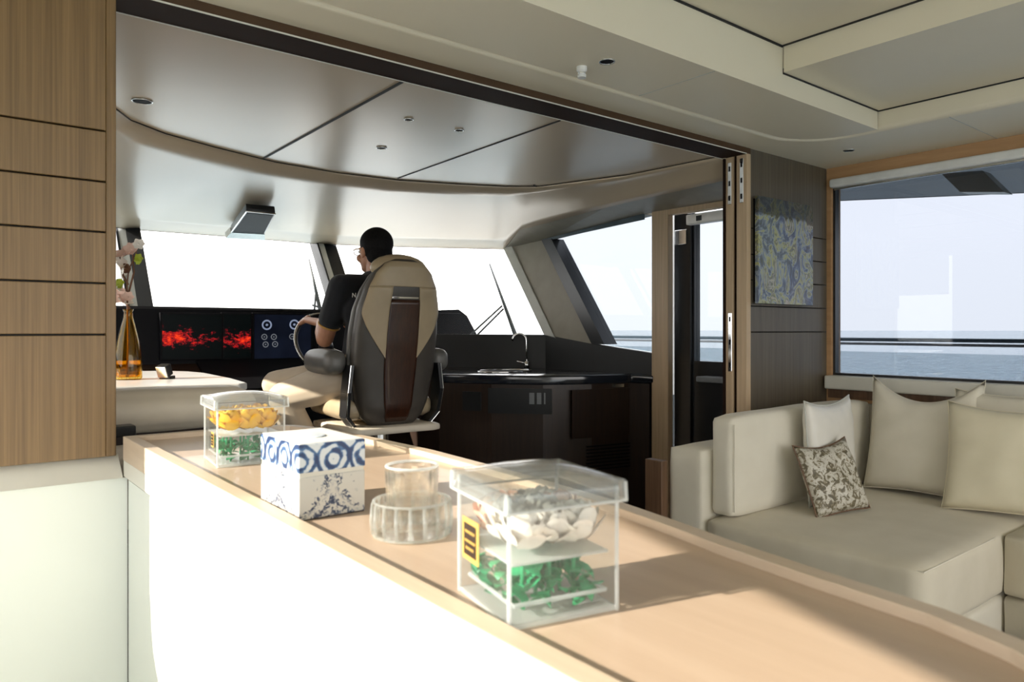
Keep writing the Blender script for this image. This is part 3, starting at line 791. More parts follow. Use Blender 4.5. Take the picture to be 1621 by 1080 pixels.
# ================================================================== OUTSIDE
bm = NB(); bmesh.ops.create_grid(bm, x_segments=2, y_segments=2, size=2800, matrix=Matrix.Translation((0, 0, -2.6)))
o = meshobj('sea', bm, 'sea_water'); o['kind'] = 'structure'; o['label'] = 'calm grey blue sea reaching to a hazy horizon'
o.name = 'sea'
t = thing('deck_rail', 'dark horizontal handrail of the starboard side deck seen through the windows', 'railing', (5.2, 2, Hh-.9))
bm = NB(); zr = Hh-.068
tube(bm, [(5.2, -3, zr-.002), (5.2, 9, zr-.002)], .013, 8); meshobj('upper_tube', bm, 'steel_blue', t, smooth=True)
bm = NB(); tube(bm, [(5.2, -3, zr-.032), (5.2, 9, zr-.032)], .009, 8); meshobj('lower_tube', bm, 'rubber_grey', t, smooth=True)
for yy in (-2.6, 8.0):
    bm = NB(); tube(bm, [(5.2, yy, Hh-.95), (5.2, yy, zr)], .02, 8); meshobj('stanchion', bm, 'steel', t)
bm = NB(); box(bm, 5.245, 5.255, -3, 9, Hh-.95, Hh-.157); o = meshobj('balustrade_panel', bm, 'balustrade_glass'); recenter(o, (5.25, 3, Hh-.95)); tag(o, 'tinted glass bulwark panel below the starboard deck handrail', 'balustrade')
bm = NB(); box(bm, 3.58, 5.35, -3, 9, Hh-1.25, Hh-.95); struct('floor_side_deck', bm, 'white_paint')
# overhang of the deck above
p1, p2 = P(1310, 318, Z=.86), P(1621, 305, Z=.86); dv = (p2-p1)
a, c = p1-dv*1.3, p2+dv*4
bm = NB(); slab(bm, [a, c, Vector((3.86, c.y, a.z)), Vector((3.86, a.y, a.z))], (0, 0, .12)); struct('ceiling_overhang', bm, 'hull_dark')
t = thing('overhang_brace', 'pale slanted beam under the dark deck overhang outside the saloon window', 'beam', P(1500, 280, X=4.4))
q = [P(1490, 275, X=4.3), P(1555, 270, X=4.3), P(1590, 304, X=4.3), P(1520, 304, X=4.3)]
bm = NB(); slab(bm, q, (.12, 0, 0)); meshobj('beam', bm, 'pillar_light', t)

# ================================================================== STAIRWELL / BAR COUNTER
CT = Hh-.26         # top of the fiddle lip
CS = Hh-.272        # working surface
far = [(.72, 1.985), (.79, 1.93), (.83, 1.80), (.845, 1.60), (.857, 1.345), (.845, 1.05), (.82, .757), (.795, .62), (.775, .53), (.757, .41), (.742, .28), (.715, .20), (.66, .12), (.58, .07), (.405, .05)]
near = [(.375, .05), (.375, 1.985)]
t = thing('bar_counter', 'long pale wooden bar counter with raised edge above the white stairwell side', 'counter', (.6, 1.0, -.9))
outer = near + far
def offset_in(poly, d):
    out = []; k = len(poly)
    for i in range(k):
        p0, p1_, p2_ = Vector(poly[i-1]), Vector(poly[i]), Vector(poly[(i+1) % k])
        n1 = Vector((-(p1_-p0).y, (p1_-p0).x)).normalized(); n2 = Vector((-(p2_-p1_).y, (p2_-p1_).x)).normalized()
        b2 = (n1+n2); s = 1/max(.35, b2.length/2) ; out.append(tuple(p1_+b2.normalized()*d*s))
    return out
area = sum(outer[i-1][0]*outer[i][1]-outer[i][0]*outer[i-1][1] for i in range(len(outer)))
sg = 1 if area > 0 else -1
inner = offset_in(outer, sg*.027)
bm = NB(); prism(bm, inner, CS-.03, CS); meshobj('worktop', bm, 'counter_wood', t)
bm = NB(); k = len(outer)
vo = [[bm.verts.new((x, y, z)) for x, y in outer] for z in (CT, Hh-.318)]
vi = [[bm.verts.new((x, y, z)) for x, y in inner] for z in (CT, Hh-.318)]
for i in range(k):
    j = (i+1) % k
    bm.faces.new((vo[0][i], vo[0][j], vi[0][j], vi[0][i])); bm.faces.new((vo[0][i], vo[1][i], vo[1][j], vo[0][j]))
    bm.faces.new((vi[0][i], vi[0][j], vi[1][j], vi[1][i])); bm.faces.new((vo[1][i], vi[1][i], vi[1][j], vo[1][j]))
o = meshobj('raised_edge', bm, 'counter_edge_wood', t); bevel_mod(o, .0025, 2)
for p in o.data.polygons: p.use_smooth = False
inn = offset_in(outer, sg*.0012)
bm = NB(); prism(bm, inn, Hh-.357, Hh-.3185); meshobj('cream_band', bm, 'cream_paint', t)
inn2 = offset_in(outer, sg*.014)
bm = NB(); prism(bm, inn2, Hh-.366, Hh-.3575); meshobj('shadow_gap', bm, 'seam_black', t)
inn3 = offset_in(outer, sg*.010)
bm = NB(); prism(bm, inn3, -.9, Hh-.3665); meshobj('side_panel', bm, 'white_gelcoat', t)

# ================================================================== ACRYLIC FLOWER BOXES
def rose_mesh(R, seed):
    rnd = random.Random(seed); bm = NB()
    def petal(a, rad, top, w, flare):
        n1 = 6; n2 = 7; g = []
        for i in range(n1+1):
            row = []
            for j in range(n2+1):
                u = i/n1*2-1; v = j/n2; ph = math.radians(-80+(80+top)*v)
                ang = a+u*w*(.35+.65*math.sin(PI*min(1, v*.8+.15)))
                rr = rad*R*math.cos(ph)*(1+.05*u*u)+flare*R*max(0, v-.7)*3.3*(1-.3*u*u)
                z = rad*R*.92*math.sin(ph)-R*.07*u*u*v+(1-rad)*R*.55
                rr += R*.05*v*noise.noise(Vector((u*2.5+a*3, v*2, seed+rad*9))); z += R*.09*v*noise.noise(Vector((u*3+a*5, v*2+7, seed)))
                row.append(bm.verts.new((rr*math.cos(ang), rr*math.sin(ang), z)))
            g.append(row)
        for i in range(n1):
            for j in range(n2): bm.faces.new((g[i][j], g[i+1][j], g[i+1][j+1], g[i][j+1]))
    for lay, (cnt, rad, top, w, fl) in enumerate([(3, .22, 60, 1.3, .0), (3, .38, 62, 1.1, .02), (4, .54, 54, .95, .04), (5, .70, 40, .85, .07), (6, .84, 22, .72, .10), (6, .98, -2, .66, .12)]):
        for k in range(cnt): petal(2*PI*k/cnt+lay*.7+rnd.uniform(-.15, .15), rad*(1+.05*(k % 2)), top+rnd.uniform(-7, 7), w*.92, fl*2.2)
    me = bpy.data.meshes.new('rose'); bm.to_mesh(me); bm.free()
    for p in me.polygons: p.use_smooth = True
    return me
def stem_mesh(h):
    bm = NB(); tube(bm, [(0, 0, 0), (.001, .001, h*.5), (0, 0, h)], .0022, 8)
    for k in range(3):
        a = k*2.1; g = []
        for i in range(5):
            v = i/4; w = .009*math.sin(PI*v)+.0004
            c = Vector((math.cos(a)*(.004+.016*v), math.sin(a)*(.004+.016*v), h*.35+.014*math.sin(v*2)))
            s_ = Vector((-math.sin(a), math.cos(a), 0))
            g.append((bm.verts.new(c-s_*w), bm.verts.new(c+Vector((0, 0, -.002))), bm.verts.new(c+s_*w)))
        for i in range(4):
            bm.faces.new((g[i][0], g[i+1][0], g[i+1][1], g[i][1])); bm.faces.new((g[i][1], g[i+1][1], g[i+1][2], g[i][2]))
    me = bpy.data.meshes.new('stem'); bm.to_mesh(me); bm.free(); return me
def acrylic_box(name_label, cx, cy, rz, S_, Ht, z=CS):
    t = thing('acrylic_flower_box', name_label, 'flower box', (cx, cy, z), rz, None)
    h = S_/2; th = .003
    b0 = .001
    bm = NB(); box(bm, -h, h, -h, h, b0, b0+.005, .001, 1); meshobj('base_plate', bm, 'acrylic_edge', t, local=True)
    for nm, (x0, x1, y0_, y1_) in {'a': (-h, h, -h, -h+th), 'b': (-h, h, h-th, h), 'c': (-h, -h+th, -h+th, h-th), 'd': (h-th, h, -h+th, h-th)}.items():
        bm = NB(); box(bm, x0, x1, y0_, y1_, b0+.005, Ht-.006); meshobj('side_wall', bm, 'acrylic', t, local=True)
    for sx in (-1, 1):
        for sy in (-1, 1):
            bm = NB(); box(bm, sx*h-.0017, sx*h+.0017, sy*h-.0017, sy*h+.0017, b0, Ht-.006, .0008, 1)
            meshobj('corner_edge', bm, 'acrylic_edge', t, local=True)  # pale strips painted in as bright acrylic edges
    # inner shelf on which the blooms sit, vials below
    bm = NB(); box(bm, -h+.006, h-.006, -h+.006, h-.006, Ht*.44, Ht*.44+.0025); meshobj('flower_shelf', bm, 'acrylic_edge', t, local=True)
    bm = NB()
    e = h-.008
    for a, c in (((-e, -e), (e, -e)), ((e, -e), (e, e)), ((e, e), (-e, e)), ((-e, e), (-e, -e))):
        tube(bm, [(a[0], a[1], .020), (c[0], c[1], .020)], .0022, 8)
    meshobj('inner_tray', bm, 'acrylic_edge', t, local=True)
    # domed lid with overhanging skirt
    n_ = 14; L = h+.006; bm = NB(); g = []
    for i in range(n_+1):
        row = []
        for j in range(n_+1):
            u = i/n_*2-1; v = j/n_*2-1
            zz_ = Ht + .010*(1-abs(u)**2.5)*(1-abs(v)**2.5)
            row.append(bm.verts.new((u*L, v*L, zz_)))
        g.append(row)
    for i in range(n_):
        for j in range(n_): bm.faces.new((g[i][j], g[i+1][j], g[i+1][j+1], g[i][j+1]))
    rim = [g[i][0] for i in range(n_)]+[g[n_][j] for j in range(n_)]+[g[n_-i][n_] for i in range(n_)]+[g[0][n_-j] for j in range(n_)]
    low = [bm.verts.new((v.co.x*1.01, v.co.y*1.01, Ht-.020)) for v in rim]
    for i in range(len(rim)): bm.faces.new((rim[i], rim[(i+1) % len(rim)], low[(i+1) % len(rim)], low[i]))
    bmesh.ops.recalc_face_normals(bm, faces=bm.faces)
    o = meshobj('lid', bm, 'acrylic_lid', t, local=True, smooth=True)
    md = o.modifiers.new('s', 'SOLIDIFY'); md.thickness = .0028; md.offset = -1
    bm = NB(); q_ = L*1.01
    tube(bm, [(-q_, -q_, Ht-.020), (q_, -q_, Ht-.020), (q_, q_, Ht-.020), (-q_, q_, Ht-.020), (-q_, -q_, Ht-.020)], .0014, 6)
    for sx in (-1, 1):
        for sy in (-1, 1): tube(bm, [(sx*q_, sy*q_, Ht-.020), (sx*L, sy*L, Ht-.002)], .0016, 6)
    meshobj('lid_edge', bm, 'acrylic_edge', t, local=True)
    return t
def fill_box(t, S_, Ht, mats, R, lab, grp, seed=1):
    mesh = [rose_mesh(R, seed+i) for i in range(2)]
    sh = Ht*.44+.003; st = stem_mesh(sh-.012)
    M0 = WM(t); first = True; sp = (S_-.010-2*R)/2; i = 0
    for a in (-1, 0, 1):
        for b2 in (-1, 0, 1):
            mt = mats[i % len(mats)]; me = mesh[i % 2].copy(); me.materials.append(mat(mt))
            
            where = {(-1, -1): 'at the near left corner', (0, -1): 'in the middle of the near side', (1, -1): 'at the near right corner', (-1, 0): 'in the middle of the left side', (0, 0): 'at the centre', (1, 0): 'in the middle of the right side', (-1, 1): 'at the far left corner', (0, 1): 'in the middle of the far side', (1, 1): 'at the far right corner'}[(a, b2)]
            r = thing('rose', lab[mt]+' '+where, 'flower', M0 @ Vector((a*sp, b2*sp, .0065)), random.uniform(0, 6), grp[mt])
            o = bpy.data.objects.new('bloom', me); COL.objects.link(o); o.parent = r; o.location = (0, 0, sh+R*.93+random.uniform(-.001, .003))
            o.rotation_euler = (random.uniform(-.25, .25), random.uniform(-.25, .25), 0)
            s2 = st.copy(); s2.materials.append(mat('leaf_green'))
            o = bpy.data.objects.new('stem', s2); COL.objects.link(o); o.parent = r
            i += 1
    # green leaves lying in the tray
def box_label(t, S_, Ht, side_x, y0_, z0_, w, hh):
    """dark and gold square sticker on the -X face"""
    h = S_/2
    bm = NB(); box(bm, -h-.0009, -h-.0002, y0_-w/2, y0_+w/2, z0_, z0_+hh); o = meshobj('sticker', bm, 'label_gold', t, local=True)
    bm = NB(); k_ = .12; box(bm, -h-.0014, -h-.0009, y0_-w/2*(1-2*k_), y0_+w/2*(1-2*k_), z0_+hh*k_, z0_+hh*(1-k_)); m1 = meshobj('sticker_ground', bm, 'label_black', o, local=True)
    bm = NB()
    rnd = random.Random(3)
    for r_, (fz, wd) in enumerate(((.66, .6), (.44, .66), (.27, .46))):
        x = -wd/2*w
        while x < wd/2*w-.001:
            s_ = rnd.uniform(.0012, .002); box(bm, -h-.0018, -h-.0014, y0_+x, y0_+x+s_, z0_+hh*fz, z0_+hh*(fz+.06)); x += s_+.0009
    meshobj('sticker_lettering', bm, 'label_gold', o, local=True)
def tray_leaves(t, S_, seed, matn='leaf_green'):
    rnd = random.Random(seed); bm = NB(); h = S_/2-.014
    for k in range(80):
        c = Vector((rnd.uniform(-h, h), rnd.uniform(-h, h), rnd.uniform(.010, .042))); a = rnd.uniform(0, 6.28); tl = rnd.uniform(-.9, .9)
        if k % 2: 
            if rnd.random() < .5: c.x = rnd.choice((-h, h))
            else: c.y = rnd.choice((-h, h))
        d = Vector((math.cos(a)*math.cos(tl), math.sin(a)*math.cos(tl), math.sin(tl))); s_ = d.cross(Vector((0, 0, 1))).normalized()
        L = rnd.uniform(.009, .016); g = []
        for i in range(5):
            v = i/4; w = L*.55*math.sin(PI*v)+.0003; p = c+d*L*(v*2-1)
            p.z = max(p.z, .0078)+.003*math.sin(v*3); p.x = max(-h-.004, min(h+.004, p.x)); p.y = max(-h-.004, min(h+.004, p.y))
            g.append((bm.verts.new(p-s_*w), bm.verts.new(p+s_*w)))
        for i in range(4): bm.faces.new((g[i][0], g[i+1][0], g[i+1][1], g[i][1]))
    o = meshobj('tray_leaves', bm, matn, t, local=True); o['kind'] = 'stuff'
nearc = P(806, 1003, Z=-.272); rightc = P(975, 968, Z=-.272)
ang = math.atan2((rightc-nearc).y, (rightc-nearc).x)
SB = .116
ux = Vector((math.cos(ang), math.sin(ang), 0)); uy = Vector((-math.sin(ang), math.cos(ang), 0))

cc = nearc+ux*SB/2+uy*SB/2
fb = acrylic_box('clear acrylic box of white and peach roses nearest the camera', cc.x, cc.y, ang, SB, .128)
fill_box(fb, SB, .128, ['petal_white', 'petal_white', 'petal_peach', 'petal_white', 'petal_white', 'petal_white', 'petal_white', 'petal_peach', 'petal_white'], .0250,
         {'petal_white': 'white rose in the nearest clear box', 'petal_peach': 'peach rose in the nearest clear box'},
         {'petal_white': 'white roses in the nearest box', 'petal_peach': 'peach roses in the nearest box'}, 1)
box_label(fb, SB, .128, -1, .028, .040, .040, .042)
tray_leaves(fb, SB, 5)
n2c = P(344, 742, Z=-.272); l2c = P(313, 727, Z=-.272)

ang2 = math.radians(-6); ux2 = Vector((math.cos(ang2), math.sin(ang2), 0)); uy2 = Vector((-math.sin(ang2), math.cos(ang2), 0))
c2 = n2c+ux2*SB/2*1.12+uy2*SB/2*1.12
bb = acrylic_box('clear acrylic box of yellow roses beside the wooden panel end of the counter', c2.x, c2.y, ang2, SB*1.12, .135)
fill_box(bb, SB*1.12, .135, ['petal_yellow'], .0262, {'petal_yellow': 'yellow rose in the farthest clear box'}, {'petal_yellow': 'yellow roses in the far box'}, 11)
box_label(bb, SB*1.12, .135, -1, -.02, .036, .024, .03)
tray_leaves(bb, SB*1.12, 9)
# ================================================================== TISSUE BOX
nt = P(473, 827, Z=-.272); tx, ty, tz = .103, .150, .1085
t = thing('tissue_box', 'blue and white tile patterned tissue box standing between the two flower boxes', 'tissue box', (nt.x+tx/2, nt.y+ty/2, CS), 0)
bm = NB(); box(bm, -tx/2, tx/2, -ty/2, ty/2, .0015, .062, .0015, 2); meshobj('lower_body', bm, 'blue_damask_print', t, local=True)
bm = NB(); box(bm, -tx/2+.001, tx/2-.001, -ty/2+.001, ty/2-.001, .0, .0015); meshobj('foot', bm, 'label_black', t, local=True)
bm = NB(); box(bm, -tx/2+.0015, tx/2-.0015, -ty/2+.0015, ty/2-.0015, .062, .068); meshobj('plain_band', bm, 'cream_paint', t, local=True)
bm = NB(); box(bm, -tx/2-.0005, tx/2+.0005, -ty/2-.0005, ty/2+.0005, .068, tz, .0015, 2); lid = meshobj('lid', bm, 'blue_tile_print', t, local=True)
bm = NB(); box(bm, -tx/2+.002, tx/2-.002, -ty/2+.002, ty/2-.002, tz-.0002, tz+.0012); meshobj('lid_top', bm, 'white_paint', t, local=True)
bm = NB(); lathe(bm, [(.0, 0), (.028, 0), (.030, .001), (.028, .002), (0, .002)], 28, (0, 0, tz+.0012))
for v in bm.verts: v.co.x *= .6
meshobj('tissue_slot', bm, 'blue_glaze_light', t, local=True)
# ================================================================== CRYSTAL ASHTRAY / JAR
cen_ = P(652, 846, Z=-.272)
t = thing('crystal_ashtray', 'faceted clear crystal ashtray behind the nearest flower box', 'ashtray', (cen_.x, cen_.y, CS), .2)
def faceted(prof_out, prof_in, seg, amp):
    bm = NB(); rings = []
    for r, z in prof_out+prof_in:
        ring_ = []
        for k in range(seg):
            a = 2*PI*k/seg; rr = r*(1+amp*(1 if k % 2 else -1)) if r > .03 else r
            ring_.append(bm.verts.new((rr*math.cos(a), rr*math.sin(a), z)))
        rings.append(ring_)
    for i in range(len(rings)-1):
        for k in range(seg): bm.faces.new((rings[i][k], rings[i][(k+1) % seg], rings[i+1][(k+1) % seg], rings[i+1][k]))
    bm.faces.new(rings[0][::-1]); bm.faces.new(rings[-1]); return bm
bm = faceted([(.044, .0005), (.051, .006), (.0525, .022), (.052, .042), (.050, .046)], [(.043, .046), (.040, .040), (.036, .016), (.012, .012)], 36, .02)
meshobj('lower_bowl', bm, 'crystal', t, local=True)
for k in range(18):
    a = 2*PI*k/18+.1; bm = NB(); tube(bm, [(.0515*math.cos(a), .0515*math.sin(a), .004), (.0535*math.cos(a), .0535*math.sin(a), .022), (.0515*math.cos(a), .0515*math.sin(a), .045)], .0022, 6); meshobj('edge_highlight', bm, 'crystal_highlight', t, local=True, smooth=True)  # whitish ribs added as painted highlights on the cut edges
for zz in (.003, .046):
    bm = NB(); torus(bm, .050, .0019, Matrix.Translation((0, 0, zz)), seg=48); meshobj('rim', bm, 'crystal_highlight', t, local=True, smooth=True)  # pale rings stand in for highlights on the bowl's edges
t2 = thing('crystal_candle_cup', 'clear round crystal cup standing in the faceted ashtray', 'glass cup', (cen_.x, cen_.y, CS+.0175), 0)
bm = faceted([(.026, .0), (.0335, .004), (.0345, .030), (.036, .070), (.0355, .074)], [(.0315, .074), (.030, .068), (.029, .014), (.010, .011)], 24, .012)
meshobj('cup_body', bm, 'crystal', t2, local=True)
bm = NB(); torus(bm, .0335, .002, Matrix.Translation((0, 0, .074)), seg=48); meshobj('rim', bm, 'acrylic_edge', t2, local=True, smooth=True)  # whitish ring put in as the cup's rim highlight

# ================================================================== SOFA
SZ = .50; SXF = 2.43
t = thing('corner_sofa', 'cream upholstered corner sofa against the starboard window wall', 'sofa', (3.1, 1.3, 0))
meshobj('seat', soft_box(SXF, 3.62, .982, 1.80, SZ-.235, SZ, .028, .006, 14, 1), 'seat_linen', t, smooth=True)
meshobj('seat', soft_box(3.09, 3.62, -.9, .979, SZ-.235, SZ, .028, .006, 14, 2), 'seat_linen', t, smooth=True)
meshobj('plinth', soft_box(SXF+.03, 3.64, .99, 1.80, .10, SZ-.237, .02, 0, 6, 3), 'sofa_linen', t, smooth=True)
meshobj('plinth', soft_box(3.12, 3.64, -.9, .985, .10, SZ-.237, .02, 0, 6, 3), 'sofa_linen', t, smooth=True)
meshobj('back_frame', soft_box(SXF, 3.70, 1.812, 1.985, .06, .765, .018, .002, 8, 4), 'sofa_linen', t, smooth=True)
meshobj('back_frame', soft_box(3.63, 3.742, -.9, 1.81, .06, .88, .018, .002, 8, 5), 'sofa_linen', t, smooth=True)
bm = soft_box(2.475, 3.62, 1.70, 1.812, SZ+.002, .905, .03, .008, 14, 6)
meshobj('back_cushion', bm, 'cushion_linen', t, smooth=True)
# seams on the seat
bm = NB()
tube(bm, [(SXF+.012, 1.78, SZ-.012), (SXF+.012, .985, SZ-.012), (3.05, .985, SZ-.012)], .0022, 6); meshobj('piping', bm, 'sofa_linen', t)
bm = NB(); xx = 2.480; tube(bm, [(xx+.004, 1.702, SZ+.03), (xx+.004, 1.702, .875)], .0022, 6); meshobj('cushion_piping', bm, 'sofa_linen', t)
for (x_, y_) in ((SXF+.1, 1.9), (SXF+.1, 1.05), (3.55, 1.9), (3.2, -.8), (3.6, -.8)):
    bm = NB(); tube(bm, [(x_, y_, 0), (x_, y_, .11)], .022, 10); meshobj('leg', bm, 'dark_wood', t)
def pillow(name, label, w, h, tk, c_bottom, yaw, lean, material, seed, piping=None, roll=0, sag=0):
    """c_bottom: middle of the lower edge; yaw: facing direction (0 faces -Y); lean backwards"""
    t = thing(name, label, 'cushion', c_bottom, 0)
    R_ = Matrix.Rotation(yaw, 4, 'Z') @ Matrix.Rotation(-lean, 4, 'X') @ Matrix.Rotation(roll, 4, 'Y')
    bm = pillow_mesh(w, h, tk, seed, 22, sag); bmesh.ops.transform(bm, matrix=R_, verts=bm.verts)
    meshobj('cover', bm, material, t, local=True, smooth=True)
    bm = NB(); tube(bm, [R_ @ p for p in pillow_edge(w, h, 22, sag)], .0035 if piping else .002, 6); meshobj('piping', bm, piping or material, t, local=True, smooth=True)
    return t
def bl(px_, py_, **k): return P(px_, py_, **k)
pillow('satin_cushion', 'pale satin cushion with seamed border behind the patterned cushion', .44, .44, .10, Vector((3.08, 1.615, SZ+.012)), math.radians(4), math.radians(3), 'satin_cream', 3, 'pillar_light', 0, .02)
pillow('patterned_cushion', 'small brown and cream patterned cushion with dark piping', .275, .30, .09, P(1336, 813, Z=-.742), math.radians(-20), math.radians(22), 'brown_animal_print', 5, 'brown_wood', math.radians(-5), .02)
pillow('linen_cushion', 'tall beige linen cushion with a peaked corner standing in the sofa corner', .47, .53, .14, Vector((3.46, 1.42, SZ+.012)), math.radians(-86), math.radians(12), 'cushion_linen', 8, None, math.radians(0), .10)
pillow('linen_cushion', 'beige linen cushion half hidden behind the cream cushion under the window', .42, .48, .09, Vector((3.53, 1.10, SZ+.012)), math.radians(-90), math.radians(5), 'cushion_linen', 12, None, 0, .01)
pillow('cream_cushion', 'large cream yellow cushion at the right edge in front of the others', .54, .46, .14, Vector((3.34, 1.00, SZ+.014)), math.radians(-86), math.radians(17), 'cushion_cream', 15, None, math.radians(-2), .03)
# low wooden end block beside the sofa
o_ = P(1045, 727, Y=2.08)
bm = NB(); box(bm, 2.385, 2.425, 1.985, 2.075, 0, P(1055, 728, Y=2.0).z, .003, 2); o = meshobj('end_block', bm, 'brown_wood'); recenter(o, (2.405, 2.03, 0)); tag(o, 'low brown wooden post beside the left end of the sofa', 'partition')
# ================================================================== PAINTING
pa, pb, pc, pd = P(1201, 311, Y=1.965), P(1287, 325, Y=1.965), P(1287, 483, Y=1.965), P(1201, 481, Y=1.965)
xl, xr, zt0, zb0 = pa.x, pb.x, (pa.z+pb.z)/2, (pc.z+pd.z)/2

t = thing('canvas_painting', 'abstract blue, olive and grey canvas hanging on the wood panelled bulkhead', 'painting', ((xl+xr)/2, 1.98, (zt0+zb0)/2), 0)
bm = NB(); box(bm, xl, xr, 1.965, 1.985, zb0, zt0, .001, 1); meshobj('canvas', bm, 'abstract_painting', t)
bm = NB(); box(bm, xl+.01, xr-.01, 1.985, 1.9995, zb0+.01, zt0-.01); meshobj('stretcher', bm, 'black_matte', t)
# ================================================================== CEILING FIXTURES
def downlight(p, label, lit=False, r=.022):
    t = thing('downlight', label, 'light', p)
    bm = NB(); torus(bm, r, .0025, Matrix.Translation((0, 0, -.001)), seg=32, ms=6); meshobj('bezel', bm, 'steel', t, local=True, smooth=True)
    bm = NB(); lathe(bm, [(0, -.0015), (r, -.0015), (r, .001), (0, .001)], 28); meshobj('lens', bm, 'black_matte', t, local=True)
downlight(P(961, 97, Z=.863), 'small dark downlight in the saloon ceiling beside the sprinkler', r=.024)
downlight(P(1344, 238, Z=.857), 'small dark downlight in the soffit above the sofa window', r=.024)
zc_ = .8385
for px_, py_, lb, r_ in ((225, 160, 'large downlight in the wheelhouse ceiling nearest the wooden panel', .034), (647, 189, 'tiny downlight in the wheelhouse ceiling, left of a close pair', .018),
                     (727, 206, 'tiny downlight in the wheelhouse ceiling, right of a close pair', .018), (604, 234, 'small dark downlight above the helmsman near the curved ceiling seam', .022)):
    downlight(P(px_, py_, Z=zc_), lb, r=r_)
pbn = on_band(1046, 271); downlight(pbn-Vector((0, 0, .006)), 'small downlight in the dark ceiling edge near the side door', r=.02)
sp_ = P(921, 106, Z=.863)
t = thing('sprinkler_head', 'small white sprinkler nozzle hanging from the saloon ceiling', 'sprinkler', sp_)
bm = NB(); lathe(bm, [(0, 0), (.017, 0), (.017, -.012), (.012, -.018), (.0, -.018)], 24); meshobj('rose_plate', bm, 'white_plastic', t, local=True, smooth=False)
bm = NB(); lathe(bm, [(0, -.018), (.010, -.018), (.010, -.024), (.014, -.026), (.014, -.036), (0, -.037)], 24); meshobj('nozzle', bm, 'white_plastic', t, local=True)
bm = NB(); torus(bm, .0105, .002, Matrix.Translation((0, 0, -.021)), seg=24, ms=6); meshobj('band', bm, 'steel', t, local=True)
# ================================================================== DASHBOARD
YD = 4.55
t = thing('helm_dashboard', 'wide black helm dashboard below the windscreen', 'dashboard', (1.7, YD, 0))
zt1 = Hh+.135
bm = NB()
# body: fascia raked slightly, cowl on top, running port to starboard
prof = [(YD+.02, .25), (YD-.02, Hh-.30), (YD, Hh-.28), (YD+.03, zt1-.015), (YD+.05, zt1), (YD+.30, zt1-.01), (YD+.33, zt1-.10), (YD+.33, .25)]
x0_, x1_ = .12, 3.17
L_ = [bm.verts.new((x0_, y, z)) for y, z in prof]; R__ = [bm.verts.new((x1_-(.0 if z < zt1-.05 else .0), y, z)) for y, z in prof]
bm.faces.new(L_); bm.faces.new(R__[::-1])
for i in range(len(prof)): bm.faces.new((L_[i], L_[(i+1) % len(prof)], R__[(i+1) % len(prof)], R__[i]))
meshobj('body', bm, 'black_matte', t)
# sloping starboard shoulder
pt_ = [P(725, 490, Y=YD+.05), P(738, 500, Y=YD+.05), P(757, 529, Y=YD+.02), P(762, 570, Y=YD), ]
bm = NB(); xs0 = x1_-.35
q = [(xs0, YD+.03, Hh-.30), (xs0, YD+.04, zt1+.002)]+[(p.x, YD+.04, p.z) for p in pt_[:3]]+[(pt_[3].x, YD+.04, Hh-.30)]
slab(bm, q, (0, .24, 0)); meshobj('shoulder', bm, 'black_matte', t)
# lower shelf and console sloping toward the helm
bm = NB(); slab(bm, [(1.25, YD+.0, Hh-.18), (2.28, YD+.0, Hh-.18), (2.28, YD-.30, Hh-.34), (1.25, YD-.30, Hh-.34)], (0, .06, -.45)); meshobj('console', bm, 'black_matte', t)
bm = NB(); slab(bm, [(.3, YD+.0, Hh-.20), (1.249, YD+.0, Hh-.20), (1.249, YD-.22, Hh-.31), (.3, YD-.22, Hh-.31)], (0, .06, -.45)); meshobj('port_console', bm, 'dark_wood', t)
bm = NB(); box(bm, .55, 1.2, YD-.012, YD-.006, Hh-.225, Hh-.218); meshobj('shelf_line', bm, 'rubber_grey', t)
def screen(px0, py0, px1, py1, name, label, material):
    a, c = P(px0, py0, Y=YD-.012), P(px1, py1, Y=YD-.012)
    xa, xb = sorted((a.x, c.x)); za, zb_ = sorted((a.z, c.z))
    t = thing(name, label, 'screen', ((xa+xb)/2, YD-.012, (za+zb_)/2))
    ctr = Vector(((xa+xb)/2, YD-.012, (za+zb_)/2))
    w2, h2 = (xb-xa)/2, (zb_-za)/2
    bm = NB(); box(bm, -w2-.012, w2+.012, .003, .03, -h2-.012, h2+.012, .004, 2); meshobj('bezel', bm, 'black_matte', t, local=True)
    bm = NB(); box(bm, -w2, w2, -.001, .0029, -h2, h2); meshobj('display', bm, material, t, local=True)
    return t, ctr, w2, h2

screen(257, 498, 350, 566, 'chart_display', 'wide dashboard display with an orange red radar echo on black', 'radar_screen')
screen(354, 498, 397, 566, 'radar_display', 'narrow dashboard display with small red echoes beside the wide one', 'chart_screen')
t, ctr, w2, h2 = screen(403, 498, 492, 566, 'gauge_display', 'dashboard display with pale round engine gauges beside the steering wheel', 'gauge_screen')
for gx, gy, gr, mm_ in ((422.5, 514.5, 7, 'gauge_glow'), (466, 514, 7, 'gauge_glow'), (418.5, 533.5, 4.2, 'gauge_glow_dim'), (433.5, 533.5, 4.2, 'gauge_glow_dim'), (462.5, 533, 4.2, 'gauge_glow_dim'), (420.5, 545.5, 4.2, 'gauge_glow_dim'), (435.5, 545, 4.2, 'gauge_glow_dim')):
    p = P(gx, gy, Y=YD-.014); r_ = gr*P(gx, gy, Y=YD).length/FP*.9
    bm = NB(); torus(bm, r_, r_*.18, Matrix.Translation(p-ctr) @ Matrix.Rotation(PI/2, 4, 'X'), seg=24, ms=6)
    ell(bm, p-ctr, (r_*.35, .001, r_*.3), sub=1)
    meshobj('gauge_dial', bm, mm_, t, local=True)
